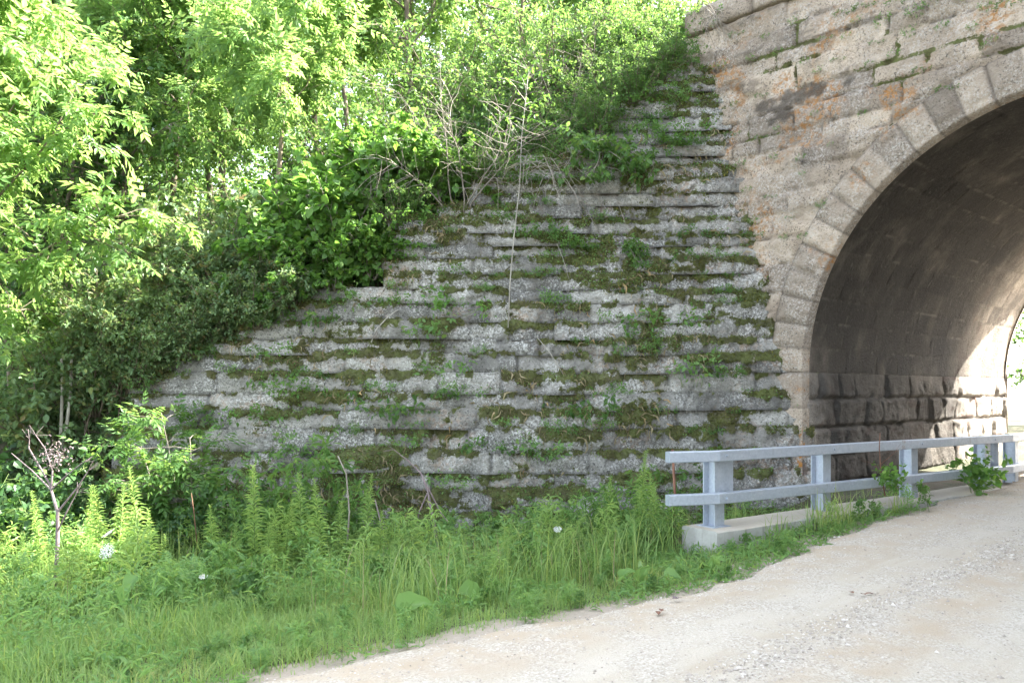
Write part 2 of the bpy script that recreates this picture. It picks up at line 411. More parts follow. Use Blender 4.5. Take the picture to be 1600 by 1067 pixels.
# embankment behind the wing wall and on the far right of the bridge
def emb(xs, ys, keep):
    X, Y = np.meshgrid(xs, ys); Z = emb_z(X, Y); m = keep(X, Y, Z)
    b = MB(); q = m[:-1, :-1] & m[1:, :-1] & m[:-1, 1:] & m[1:, 1:]
    b.grid(np.stack([X, Y, Z], -1), mask=q); return b
def keepL(X, Y, Z):
    s, q = SQ(X, Y); wl_ = wall_y(np.maximum(wall_top(X), -.5)) + .2
    return (Z > -.9) & (s < -.55) & ~((X > -6.1) & (Y < wl_)) & (Y > 11.6)
b = emb(np.concatenate([np.arange(-90, -14, 2.), np.arange(-14, 6, .2)]), np.concatenate([np.arange(11.6, 24, .2), np.arange(24, 110, 2.)]), keepL)
tag(b.obj('embankment', M_SOIL, smooth=True), kind='structure')
xs = np.arange(5, 70, .6); ys = np.arange(-60, 30, .6)
def keepR(X, Y, Z):
    s, q = SQ(X, Y); return (Z > -.6) & (s > 7.3) & ~((s < 10.5) & (q < .3))
b = emb(xs, ys, keepR); tag(b.obj('embankment', M_SOIL, smooth=True), kind='structure')

# ------------------------------------------------------------------ masonry
def courses(z0, z1, lo, hi, r):
    z = [z0]
    while z[-1] < z1 - lo * .6: z.append(z[-1] + r.uniform(lo, hi))
    z = np.array(z); return z0 + (z - z0) * (z1 - z0) / (z[-1] - z0)
def blocks(U, V, cz, u0, u1, lo, hi, r):
    """per vertex: block random value, second random value, distance to joint, course index"""
    ci = np.clip(np.searchsorted(cz, V, side='right') - 1, 0, len(cz) - 2)
    dh = np.minimum(V - cz[ci], cz[ci + 1] - V)
    rnd = np.zeros_like(U); rn2 = np.zeros_like(U); dv = np.zeros_like(U); bu = np.zeros_like(U)
    for i in range(len(cz) - 1):
        j = [u0 - r.uniform(0, hi)]
        while j[-1] < u1 + .1: j.append(j[-1] + r.uniform(lo, hi))
        j = np.array(j); m = ci == i; u = U[m]; k = np.clip(np.searchsorted(j, u, side='right') - 1, 0, len(j) - 2)
        dv[m] = np.minimum(u - j[k], j[k + 1] - u); a = r.random(len(j)); c = r.random(len(j)); rnd[m] = a[k]; rn2[m] = c[k]
        bu[m] = (u - j[k]) / (j[k + 1] - j[k]) - .5
    return rnd, rn2, dh, dv, ci, bu

def rockface(U, V, cz, u0, u1, lo, hi, r, amp, bulge, jw=.035, seed=0., jdeep=.03):
    P3 = np.stack([U, V, np.full_like(U, seed)], -1)
    wob = .018 * fbm(P3, 5, 3)
    rnd, rn2, dh, dv, ci, bu = blocks(U, V + wob * .8, cz, u0, u1, lo, hi, r)
    d = np.minimum(np.abs(dh), np.abs(dv)) + .02 * fbm(P3 + 5, 9, 3)
    prof = np.clip(d / jw, 0, 1); prof = 1 - (1 - prof) ** 2
    n = fbm(P3 + 31.7 * rnd[..., None], 3.0, 6, .6) + .35 * np.abs(fbm(P3 + 11, 8, 3))
    h = -jdeep * (1 - prof) + bulge * prof * (.4 + .6 * rn2) + amp * n * (.35 + .65 * prof) + (rn2 - .5) * bulge * .6 + bu * (rnd - .5) * bulge
    return h, rnd, 1 - sstep(.0, .6, prof), d

bridge = thing('stone_arch_bridge', 'weathered pale stone railway arch bridge spanning the gravel road', 'bridge', (*E, 0))
def part(mb, name, mat, par, smooth=True):
    o = mb.obj(name, mat, None, smooth); o.parent = par; o.matrix_parent_inverse = par.matrix_basis.inverted(); return o
rM = np.random.default_rng(5)

def face(q0, sgn, step, s0, s1, name_s, name_r):
    """spandrel wall + voussoir ring of one face. sgn=-1: outward is -VB"""
    zt = COPE
    s = np.arange(s0, s1 + 1e-6, step); z = np.arange(-.8, zt + 1e-6, step)
    S, Z = np.meshgrid(s, z)
    cz = courses(-.8, zt, .21, .40, rM)
    h, rnd, jt, d = rockface(S, Z, cz, s0, s1, .4, 1.5, rM, .036, .030, .03, q0 + 3.3, .034)
    lay = fbm(np.stack([S * 1.3, Z * 6.5, S * 0 + 8], -1), 1.0, 7, .68); h = h + .050 * lay - .05 * sstep(.22, .5, fbm(np.stack([S, Z * 1.7, S * 0 + 19], -1), 1.9, 5))
    jt = jt * sstep(-.75, -.1, fbm(np.stack([S, Z, S * 0 + 28], -1), 1.6, 3)) + .8 * sstep(.30, .36, lay)
    dk = np.hypot((S + .02) / .42, (Z - 5.83) / .2) + 2.6 * fbm(np.stack([S, Z * 1.5, S * 0 + 71], -1), 4.2, 6, .6); dark_ = sstep(1.15, .6, dk) if sgn < 0 else 0 * dk
    r0 = np.where(Z > ZS, np.hypot(S - R, Z - ZS), np.abs(S - R))
    near = sstep(R + RING + .10, R + RING - .02, r0); h = h * (1 - near) + near * np.minimum(h, -.012) - .02 * near
    X, Y = XY(S, q0 + sgn * h)
    r0 = np.hypot(S - R, Z - ZS); inside = ((r0 < R + .22) & (Z > ZS)) | ((np.abs(S - R) < R + .03) & (Z <= ZS))
    keep = ~(inside[:-1, :-1] & inside[1:, :-1] & inside[:-1, 1:] & inside[1:, 1:])
    mo = sstep(.02, .4, fbm(np.stack([S, Z, S * 0 + 2], -1), 1.5, 5)) * sstep(.06, .0, np.abs(d)) * .95 * sstep(3.5, 6.5, Z)
    b = MB(); b.grid(np.stack([X, Y, Z], -1), mask=keep, flip=sgn > 0, rnd=rnd, joint=np.maximum(jt, 1.35 * dark_), moss=mo)
    part(b, name_s, M_FACE, bridge)
    # ring of voussoirs with drafted margins; rock faced panels stand proud
    nvs = 31; th = np.arange(0, 180.01, .5 if step < .06 else 2) * pi / 180
    rr = np.array([R - .03, R, R + .02, R + .05, R + .07, R + .10, R + .14, R + .18, R + .23, R + .27, R + .31, R + .35, R + .39, R + .42, R + .45, R + .475, R + RING, R + RING])
    T, RR = np.meshgrid(th, rr)
    k = np.floor(T / pi * nvs).clip(0, nvs - 1).astype(int); a = rM.random(nvs + 1); c = rM.random(nvs + 1)
    arc = (T / pi * nvs - k); da = np.minimum(arc, 1 - arc) * pi * (R + .3) / nvs
    panel = sstep(.035, .065, da) * sstep(.09, .125, RR - R) * sstep(.0, .05, R + RING - .025 - RR)
    P3 = np.stack([T * R, RR, k * 7.7], -1)
    hh = .030 + panel * (.030 + .040 * fbm(P3, 6, 5)) + .012 * fbm(P3, 10, 4) - .035 * sstep(.016, .0, da) + (c[k] - .5) * .012
    hh[0] = -.12; hh[-1] = -.05
    hh[1] -= .012
    Sx = R - RR * np.cos(T); Zx = ZS + RR * np.sin(T)
    X, Y = XY(Sx, q0 + sgn * hh)
    jn = sstep(.024, .006, da) + .8 * sstep(R + RING - .02, R + RING, RR)
    b = MB(); b.grid(np.stack([X, Y, Zx], -1), flip=sgn < 0, rnd=a[k], joint=jn, moss=np.zeros_like(jn))
    # the jamb below the springing: the ring strip carried down to the ground
    zz = np.linspace(-.5, ZS + .004, 80 if step < .06 else 13); 
    for side in (0, 1):
        r2 = rr if True else rr
        T2, Z2 = np.meshgrid(r2, zz)
        cz2 = courses(-.5, ZS, .36, .46, rM); ci = np.clip(np.searchsorted(cz2, Z2, side='right') - 1, 0, len(cz2) - 2)
        dh = np.minimum(Z2 - cz2[ci], cz2[ci + 1] - Z2); a2 = rM.random(len(cz2))
        P3 = np.stack([T2, Z2, T2 * 0 + 40 + side], -1)
        pan = sstep(.09, .125, T2 - R) * sstep(.02, .05, dh)
        h2 = .022 + .018 * pan * (1 + fbm(P3, 5, 4)) + .014 * fbm(P3, 7, 4) - .03 * sstep(.012, 0, dh)
        h2[:, 0] = -.12; h2[:, -1] = -.05
        Sx = R - T2 if side == 0 else R + T2
        X, Y = XY(Sx, q0 + sgn * h2)
        b.grid(np.stack([X, Y, Z2], -1), flip=(sgn < 0) ^ (side == 1), rnd=a2[ci], joint=sstep(.018, .004, dh), moss=np.zeros_like(h2))
    part(b, name_r, M_RING, bridge)
face(0.0, -1, .035, -2.35, 11.0, 'spandrel_wall', 'arch_ring')
face(LB, 1, .12, -2.0, 11.0, 'spandrel_wall', 'arch_ring')

# vault (intrados)
th = np.linspace(0, pi, 330); qq = np.arange(.02, LB - .01, .03)
T, Q = np.meshgrid(th, qq)
cz = np.linspace(0, pi * R, 30)
h, rnd, jt, d = rockface(Q, T * R, cz, 0, LB, .5, 1.2, rM, .008, .003, .022, 60., .012); jt = jt * sstep(-.25, .2, fbm(np.stack([Q, T * R, Q * 0 + 5], -1), 1.6, 3))
Sx = R - (R - h) * np.cos(T); Zx = ZS + (R - h) * np.sin(T)
X, Y = XY(Sx, Q); b = MB(); b.grid(np.stack([X, Y, Zx], -1), flip=False, rnd=rnd, joint=jt, moss=np.zeros_like(h))
nS = .6 * fbm(np.stack([Q, T * R, Q * 0], -1), .8, 4); b.at['soot_shade'] = [(sstep(-.6, .35, Q + nS) * sstep(LB - 1.4, LB - 3.4, Q + nS)).ravel()]  # painted shade and soot, left off where sun strikes the far end
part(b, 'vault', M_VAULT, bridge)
# abutment walls: coarse rock faced courses that bulge out of the wall
for side in (0, 1):
    qs = np.arange(-.02, LB + .03, .04 if side == 0 else .1); zs = np.arange(-.6, ZS + .02, .03 if side == 0 else .08)
    Q, Z = np.meshgrid(qs, zs); cz = courses(-.6, ZS + .02, .36, .45, rM)
    h, rnd, jt, d = rockface(Q, Z, cz, 0, LB, .5, 1.2, rM, .075, .065, .06, 80. + side, .035)
    h = np.maximum(h, -.06) * (.35 + .65 * sstep(ZS, ZS - .35, Z) )
    h += .05 * sstep(1.0, .2, Z)
    h *= sstep(-.05, .25, Q) * sstep(LB + .05, LB - .2, Q)
    Sx = h if side == 0 else 2 * R - h
    X, Y = XY(Sx, Q); b = MB(); b.grid(np.stack([X, Y, Z], -1), flip=side == 1, rnd=rnd, joint=jt, moss=np.zeros_like(h))
    nS = .6 * fbm(np.stack([Q, Z, Q * 0 + 4], -1), .8, 4); b.at['soot_shade'] = [(sstep(-.3, .9, Q + nS) * sstep(LB - 2.0, LB - 3.4, Q + nS)).ravel()]  # shade painted in with the soot; sunlit far end kept pale
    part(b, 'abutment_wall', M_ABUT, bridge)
# coping / parapet: projecting blocks along each edge, and the deck between
for q0, sg in ((0.0, -1), (LB, 1)):
    b = MB()
    s = -2.0 if sg < 0 else -2
    while s < 11:
        ln = rM.uniform(.8, 1.25); n = 14
        uu = np.linspace(s + .006, s + ln - .006, n); prof = [(-.9, .0), (.09, .0), (.115, .03), (.12, .10), (.125, .2), (.12, .30), (.10, .37), (.0, .40), (-.5, .41), (-.9, .40)]
        po = np.array([p_[0] for p_ in prof]); pz = np.array([p_[1] for p_ in prof])
        Uu, Po = np.meshgrid(uu, po); _, Pz = np.meshgrid(uu, pz)
        nz = .02 * fbm(np.stack([Uu, Po * 3, Pz * 3 + q0], -1), 4, 4); e = np.minimum(Uu - s, s + ln - Uu)
        po2 = Po + nz + rM.uniform(-.015, .015) - .03 * sstep(.04, .0, e)
        X, Y = XY(Uu, q0 + sg * po2); Zc = COPE + Pz + nz * .5
        b.grid(np.stack([X, Y, Zc], -1), flip=sg > 0, rnd=np.full(Uu.shape, rM.random()), joint=sstep(.03, 0, e), moss=sstep(.3, .41, Pz) * .6)
        for side in (0, -1):
            V = np.stack([X[:, side], Y[:, side], Zc[:, side]], -1)
            b.add(V, np.arange(len(V))[None], rnd=.5, joint=.3, moss=.0)
        s += ln
    part(b, 'parapet', M_FACE, bridge)
b = MB(); c0 = XY(4.5, LB / 2); b.box((c0[0], c0[1], COPE - .5), 13, LB - .4, .72, RB); 
V = b.v[0]; b.at = {}
part(b, 'deck', M_SOIL, bridge, False)
# left return wall end of the near spandrel (so the wall has thickness)
b = MB(); zz = np.arange(4, COPE + .01, .06); q_ = np.arange(0.02, .9, .06); Q, Z = np.meshgrid(q_, zz)
X, Y = XY(-2.34 + .02 * fbm(np.stack([Q, Z, Q * 0], -1), 5, 4), Q); b.grid(np.stack([X, Y, Z], -1), flip=True, rnd=np.full(Q.shape, .4), joint=np.zeros(Q.shape), moss=np.zeros(Q.shape))
part(b, 'return_wall', M_FACE, bridge)

# ------------------------------------------------------------------ wing wall, stepped courses
wz = [-.75]; rW = np.random.default_rng(21)
while wz[-1] < 6.55: wz.append(wz[-1] + rW.uniform(.245, .33) * (1 - .27 * float(sstep(0., 4.5, wz[-1]))))
wz = np.array(wz)
wing = thing('wing_wall', 'battered mossy stone retaining wall in stepped courses beside the arch', 'wall', (-.5, 12, -.5))
b = MB(); moss_pts = []; moss_n = []
for i in range(len(wz) - 1):
    z0, z1 = wz[i], wz[i + 1]; H = z1 - z0
    yf = wall_y(z0 + .1); xl = left_x((z0 + z1) / 2 + .02) + rW.uniform(-.06, .06)
    xr = E[0] - (yf - 12) / .735 * .678 + .22
    u = np.arange(xl, xr, .028)
    # rows: bottom joint, face, rounded arris, ledge going back
    fr = np.concatenate([np.linspace(0, 1, 13), [1.0, 1.0, 1.0, 1.0, 1.0, 1.0]])
    bk = np.concatenate([np.zeros(13), [.03, .06, .09, .13, .4, .85]])
    U, FR = np.meshgrid(u, fr); _, BK = np.meshgrid(u, bk)
    V = z0 + FR * H + .05 * fbm(np.stack([U, U * 0 + z0 * .4, U * 0 + 3], -1), .55, 3) * np.ones_like(FR)
    j = [xl]
    while j[-1] < xr: j.append(j[-1] + rW.uniform(.5, 1.7))
    j = np.array(j); k = np.clip(np.searchsorted(j, U, side='right') - 1, 0, len(j) - 2)
    a = rW.random(len(j)); c = rW.random(len(j)); dv = np.minimum(U - j[k], j[k + 1] - U)
    P3 = np.stack([U, V, BK * 2 + i * 3.1], -1)
    dvn = dv + .02 * fbm(P3, 8, 3)
    n1 = fbm(P3, 2.2, 6, .62); n2 = fbm(P3 + 9, 9, 4, .6)
    nb = fbm(P3 + 77, .9, 3); e = rW.random(len(j)); e2 = rW.random(len(j))
    jp = sstep(.05, .5, a[k])                                # not every joint has opened
    out = .06 * (c[k] - .5) + .095 * n1 + .045 * n2 + .09 * nb
    out -= .03 * sstep(.05, .0, dvn) * (.25 + .75 * jp)
    out -= .018 * sstep(.07, 0, FR * H) * sstep(-.1, .4, fbm(np.stack([U, U * 0 + i * 1.7, U * 0 + 33], -1), 1.8, 4))   # bottom joint, open in places
    w1 = fbm(np.stack([U, U * 0 + i, U * 0], -1), 1.5, 5, .6)
    wear = np.clip(.055 + .05 * w1, .01, .1); st = .50 + .34 * (e[k] - .5) + .22 * fbm(np.stack([U, U * 0 + i + 60, U * 0], -1), 2.3, 4)
    out -= wear * sstep(st - .1, 1.05, FR) ** 1.2
    out -= .05 * sstep(.25, .5, fbm(P3 + 120, 2.6, 4)) * sstep(0, .3, FR)       # broken out pieces
    zd = .05 * w1 * sstep(.5, 1, FR) + .02 * n2 * sstep(.5, 1, FR) - .02 * sstep(.03, 0, dvn) * sstep(.8, 1, FR) + .035 * sstep(.0, .05, BK) * sstep(.98, 1, FR)
    # moss: pads on the worn shoulder drooping down the face
    mn = fbm(np.stack([U * .8, U * 0 + i * 5.3, U * 0 + 1.7], -1), 1.35, 5, .65)
    U1 = np.stack([U, U * 0 + i * 2.1, U * 0 + 7], -1)
    thk = np.clip(.19 + .55 * (e2[k] - .45) + .45 * mn + .30 * fbm(U1, 3.2, 4, .6) + .20 * fbm(U1 + 9, 11, 3), -.1, .95)
    ms = np.where(BK > 0, sstep(.5, .1, BK) * sstep(-.05, .15, thk), sstep(1 - thk - .10, 1 - thk + .12, FR + .22 * n2) * sstep(.0, .12, thk))
    ms = ms + .55 * sstep(.045, .0, dvn) * sstep(-.1, .3, fbm(P3 + 66, 1.8, 3)) * (BK == 0) + .9 * sstep(.07, .30, fbm(P3 + 40, 1.6, 6, .65)) * sstep(-.1, .35, FR)
    ms = np.clip(ms * (.84 + 1.4 * fbm(P3 + 90, 3.5, 5, .7)), 0, 1)
    puff = ms * (.012 + .05 * np.clip(fbm(P3 + 3, 7, 3) + .3, 0, 1))
    Yv = yf - out + BK - puff * (BK < .1); Zv = V + zd + puff * .9 * (FR > .85)
    left_fade = sstep(0, .05, U - xl)
    Yv = Yv + .04 * (1 - left_fade) * (BK == 0)
    G = np.stack([U, Yv, Zv], -1)
    jt = np.maximum(sstep(.03, .008, dvn) * jp * .8, sstep(.05, .01, FR * H) * .9) * (BK == 0)
    b.grid(G, rnd=a[k], joint=jt, moss=ms)
    # left end cap
    V2 = np.stack([U[:, 0] - 0, Yv[:, 0], Zv[:, 0]], -1); V3 = V2.copy(); V3[:, 1] = yf + .85
    Gc = np.stack([V3, V2], 1)
    b.grid(Gc, rnd=np.full(Gc.shape[:2], .4), joint=np.zeros(Gc.shape[:2]), moss=np.full(Gc.shape[:2], .1))
    sel = (ms > .45) & (BK < .2)
    moss_pts.append(G[sel])
stones = part(b, 'stone_courses', M_WING, wing)
moss_pts = np.concatenate(moss_pts)

# ------------------------------------------------------------------ leaves
def T_fold(w1, w2, x1=.3, x2=.68, lift=.07, tip=-.12):
    V = np.array([(0, 0, 0), (.5, 0, -.015), (1, 0, tip), (x1, w1, lift), (x2, w2, lift * .5), (x1, -w1, lift), (x2, -w2, lift * .5)])
    return V, [np.array([(0, 1, 3), (0, 5, 1)]), np.array([(1, 2, 4, 3), (1, 5, 6, 2)])]
OVATE = T_fold(.27, .22); LANCE = T_fold(.085, .075, tip=-.22); NARROW = T_fold(.15, .13, tip=-.2); BROAD = T_fold(.4, .33, .22, .6, .1)
def heart():
    V = np.array([(0, 0, 0), (.5, 0, -.03), (1, 0, -.14), (-.12, .24, .04), (.2, .46, .05), (.55, .36, .0), (-.12, -.24, .04), (.2, -.46, .05), (.55, -.36, .0)])
    return V, [np.array([(0, 4, 3), (0, 6, 7)]), np.array([(0, 1, 5, 4), (0, 7, 8, 1)]), np.array([(1, 2, 5), (1, 8, 2)])]
HEART = heart()
def palm():
    o = [(0, 0), (.15, .42), (.28, .2), (.62, .62), (.62, .22), (1, 0), (.62, -.22), (.62, -.62), (.28, -.2), (.15, -.42)]
    V = np.array([(.34, 0, .05)] + [(x, y, -.10 * (x * x + y * y)) for x, y in o])
    return V, [np.array([(0, i, i % 10 + 1) for i in range(1, 11)])]
PALM = palm()
def pinnate(n=3, w=.15, ln=.42):
    Vs = []; Fs = []; k = 0
    def one(x, y, ax, ay, L, z):
        nonlocal k
        d = np.array([ax, ay, -.35]); d /= np.linalg.norm(d); sd = np.array([-d[1], d[0], 0]); sd /= np.linalg.norm(sd) + 1e-9
        o = np.array([x, y, z])
        Vs.extend([o, o + d * L * .4 + sd * w * L + np.array([0, 0, .03]), o + d * L, o + d * L * .4 - sd * w * L + np.array([0, 0, .03])])
        Fs.extend([(k, k + 2, k + 1), (k, k + 3, k + 2)]); k += 4
    for i in range(n):
        x = .25 + .55 * i / max(1, n - 1); z = -.12 * x * x
        for sg in (1, -1): one(x, 0, .55, .8 * sg, ln * (1 - .1 * i), z)
    one(.85, 0, 1, 0, ln, -.1)
    return np.array(Vs), [np.array(Fs)]
PINN = pinnate(3, .21, .46)
PINN2 = pinnate(4, .24, .36)

def norm(a): return a / (np.linalg.norm(a, axis=-1, keepdims=True) + 1e-9)
def put_leaves(b, tpl, pos, dirs, size, r, tilt=.5, up=(0, 0, 1)):
    n = len(pos)
    if n == 0: return
    d = norm(dirs); u = norm(np.asarray(up, float) + tilt * r.normal(size=(n, 3)))
    s = norm(np.cross(u, d)); w = np.cross(d, s)
    V, F = tpl; size = np.broadcast_to(np.asarray(size, float), (n,))
    G = pos[:, None] + size[:, None, None] * (V[None, :, 0:1] * d[:, None] + V[None, :, 1:2] * s[:, None] + V[None, :, 2:3] * w[:, None])
    off = (np.arange(n) * len(V))[:, None, None]
    b.add(G.reshape(-1, 3), [(f[None] + off).reshape(-1, f.shape[1]) for f in F])

def path(o, d, L, n, r, wander=.15, bend=(0, 0, 0)):
    d = np.asarray(d, float); d = d / np.linalg.norm(d); pts = [np.asarray(o, float)]; st = L / (n - 1)
    bend = np.asarray(bend, float)
    for i in range(n - 1):
        d = d + wander * r.normal(size=3) + bend * st; d /= np.linalg.norm(d); pts.append(pts[-1] + d * st)
    return np.array(pts)

class Plant:
    """skeleton: trunk tubes, twig tubes and leaf anchors, in local coordinates"""
    def __init__(s, seed): s.r = np.random.default_rng(seed); s.wood = MB(); s.lp = []; s.ld = []; s.twigs = 0
    def leaves_on(s, pts, n, t0=.2, spread=.8, droop=.3, jitter=.03):
        t = t0 + (1 - t0) * s.r.random(n) ** .8; x = t * (len(pts) - 1); i = np.minimum(x.astype(int), len(pts) - 2); f = (x - i)[:, None]
        p = pts[i] * (1 - f) + pts[i + 1] * f; d = norm(pts[i + 1] - pts[i])
        s.lp.append(p + jitter * s.r.normal(size=p.shape)); s.ld.append(norm(d * .6 + spread * s.r.normal(size=p.shape) + np.array([0, 0, -droop])))
    def anchors(s): return np.concatenate(s.lp), np.concatenate(s.ld)

def tree(seed, H, r0, start, n1, spread, n2, L2, nl, up=.25, droop=.3, lean=(0, 0), wander=.06, shape=1.0, k=7, n3=0):
    p = Plant(seed); r = p.r
    tr = path((0, 0, 0), (lean[0], lean[1], 1), H, 12, r, wander, (0, 0, .1)); rad = r0 * (1 - .88 * np.linspace(0, 1, 12) ** .9); rad[0] *= 1.35
    p.wood.tube(tr, rad, k)
    az0 = r.uniform(0, 6.28)
    for i in range(n1):
        f = start + (1 - start) * (i + r.random() * .8) / n1; x = f * 11; j = min(int(x), 10); o = tr[j] * (1 - (x - j)) + tr[j + 1] * (x - j)
        a = az0 + i * 2.4 + r.uniform(-.5, .5); g = sin(pi * min(1, (f - start) / (1 - start) * .75 + .22)) ** shape
        L = spread * max(.3, g) * r.uniform(.75, 1.2); el = r.uniform(.15, .75) + .5 * (f - start)
        br = path(o, (cos(a) * cos(el), sin(a) * cos(el), sin(el)), L, 8, r, .13, (0, 0, up * .4 - droop * .2))
        rb = max(.006, rad[j] * .42); p.wood.tube(br, rb * (1 - .8 * np.linspace(0, 1, 8)), 5)
        for m in range(n2):
            t = .25 + .75 * (m + r.random()) / n2; x2 = min(t, .99) * 7; j2 = int(x2); o2 = br[j2] * (1 - (x2 - j2)) + br[j2 + 1] * (x2 - j2)
            d2 = norm(br[j2 + 1] - br[j2]) + .95 * r.normal(size=3) + np.array([0, 0, .15])
            tw = path(o2, d2, L2 * r.uniform(.5, 1.25), 5, r, .2, (0, 0, -droop))
            p.wood.tube(tw, np.array([.45, .38, .3, .2, .1]) * min(rb, .02), 3, cap=False); p.leaves_on(tw, nl, .15, .75, droop)
        p.leaves_on(br, nl // 2, .6, .75, droop)
    return p

def shrub(seed, H, stems, spread, n2, L2, nl, droop=.3, arch=.25, r0=.018, el=(.7, 1.5), t0=.3):
    p = Plant(seed); r = p.r
    for i in range(stems):
        a = i * 2.4 + r.uniform(-.6, .6); e = r.uniform(*el); L = H * r.uniform(.65, 1.15)
        o = np.array([cos(a), sin(a), 0]) * spread * .25 * r.random()
        st = path(o, (cos(a) * cos(e) * spread, sin(a) * cos(e) * spread, sin(e)), L, 9, r, .1, (0, 0, -arch)); p.wood.tube(st, r0 * (1 - .8 * np.linspace(0, 1, 9)), 5)
        for m in range(n2):
            t = t0 + (1 - t0) * (m + r.random()) / n2; x = min(t, .99) * 8; j = int(x); o2 = st[j] * (1 - (x - j)) + st[j + 1] * (x - j)
            d2 = norm(st[j + 1] - st[j]) * .8 + .9 * r.normal(size=3)
            tw = path(o2, d2, L2 * r.uniform(.5, 1.2), 5, r, .2, (0, 0, -droop)); p.wood.tube(tw, np.array([.35, .3, .24, .18, .1]) * r0, 3, cap=False)
            if nl: p.leaves_on(tw, nl, .1, .8, droop)
    return p

def build(p, name, label, cat, loc, tpl, size, mat, bark, group=None, tilt=.5, rot=0., scale=1., crown='crown', wood='trunk', sv=.42, mat2=None):
    t = thing(name, label, cat, loc, group); t.rotation_euler.z = rot; t.scale = (scale,) * 3
    p.wood.obj(wood, bark, t, True)
    if p.lp:
        pos, d = p.anchors(); b = MB(); put_leaves(b, tpl, pos, d, size * (1 + sv * p.r.uniform(-1, 1, len(pos))), p.r, tilt); b.obj(crown, mat, t)
    return t
def again(t, loc, label, rot, scale, group=None, name=None):
    c = dup(t); c.location = loc; c.rotation_euler.z = rot; c.scale = (scale,) * 3; c['label'] = label
    if group: c['group'] = group
    return c
def gz(X, Y, emb_=True):
    return float(emb_z(np.array(X), np.array(Y))) if emb_ else float(low_z(np.array(X), np.array(Y)))
def at(px, Y, emb_=True, dz=-.08):
    X = (px - 800) / FPX * Y; return (X, Y, gz(X, Y, emb_) + dz)

# ------------------------------------------------------------------ guard rail and footing
def rail_path():
    p1 = np.array([2.20, 8.93]); pr = np.array([7.16, 12.16]); d = (pr - p1) / np.linalg.norm(pr - p1)
    return np.array([p1 + np.array([-.56, -.16]), p1, pr + d * .22, pr + d * .22 + VB * 8.0]), d
rp, rd = rail_path()
rnrm = np.array([rd[1], -rd[0]])       # towards the road
def rail_mesh(pts, zb, h, w, bev=.008):
    n = len(pts); b = MB(); sec = [(-w / 2 + bev, 0), (w / 2 - bev, 0), (w / 2, bev), (w / 2, h - bev), (w / 2 - bev, h), (-w / 2 + bev, h), (-w / 2, h - bev), (-w / 2, bev)]
    Rg = []
    for i in range(n):
        a = norm(pts[i] - pts[i - 1]) if i else norm(pts[1] - pts[0]); c = norm(pts[i + 1] - pts[i]) if i < n - 1 else a
        na = np.array([a[1], -a[0]]); nc = np.array([c[1], -c[0]]); m = norm(na + nc); k = 1 / max(.3, m @ na)
        Rg.append([(*(pts[i] + m * k * x), zb + z) for x, z in sec])
    V = np.array(Rg).reshape(-1, 3); F = []
    # repeat the rings so that the mitres stay crisp
    for i in range(n - 1):
        A = V[i * 8:(i + 1) * 8]; B2 = V[(i + 1) * 8:(i + 2) * 8]
        b.add(np.concatenate([A, B2]), np.array([(j, (j + 1) % 8, 8 + (j + 1) % 8, 8 + j) for j in range(8)]))
    b.add(V[:8], np.arange(8)[None, ::-1]); b.add(V[-8:], np.arange(8)[None])
    return b
fence = thing('guard_rail', 'galvanised steel guard rail with two box rails along the road edge', 'guard rail', (4.5, 10.5, 0))
ZTOP = .955
part(rail_mesh(rp, ZTOP - .115, .115, .105), 'top_rail', M_STEEL, fence, False)
part(rail_mesh(rp, .385, .115, .105), 'bottom_rail', M_STEEL, fence, False)
def i_beam(c, z0, z1, dep, wid, ax):
    b = MB(); ax = np.array(ax)
    n = np.array([ax[1], -ax[0]])
    b.box((*(c + n * (dep / 2 - .007)), z0), wid, .014, z1 - z0, ax, .002)
    b.box((*(c - n * (dep / 2 - .007)), z0), wid, .014, z1 - z0, ax, .002)
    b.box((*c, z0), .011, dep - .030, z1 - z0, ax, .002); return b
back = .053 + .09
for k in range(4):
    c = rp[1] + rd * (.10 + 1.845 * k) - rnrm * (back)
    zb = .13 - .02 + (.03 * k)
    part(i_beam(c, zb, ZTOP - .02, .175, .15, rd), 'post', M_STEEL, fence, False)
    if k == 0:
        b = MB(); b.box((*(c + rd * .10 + rnrm * .048), .47), .30, .016, .43, rd, .003); part(b, 'mounting_plate', M_STEEL, fence, False)
        b = MB(); b.box((*(c + 0 * rd), zb), .27, .27, .02, rd, .003); part(b, 'base_plate', M_STEEL, fence, False)
c = rp[2] - rd * .22 - rnrm * .155; b = MB(); b.tube([(*c, -.05), (*c, ZTOP - .03), (*c, ZTOP - .029)], [.10, .10, .10], 24); part(b, 'round_post', M_STEEL, fence, True)
for k in (1, 2, 3):
    c = rp[2] + VB * (.55 + 1.9 * (k - 1)) + np.array([-VB[1], VB[0]]) * .15
    part(i_beam(c, -.0, ZTOP - .02, .175, .15, VB), 'post', M_STEEL, fence, False)
# bolts on the rail faces
for k in range(4):
    for z in (ZTOP - .055, .44):
        b = MB(); c = rp[1] + rd * (.10 + 1.845 * k) + rnrm * .05; b.tube([(*c, z), (*(c + rnrm * .016), z)], .015, 6); part(b, 'bolt', M_STEEL, fence, False)
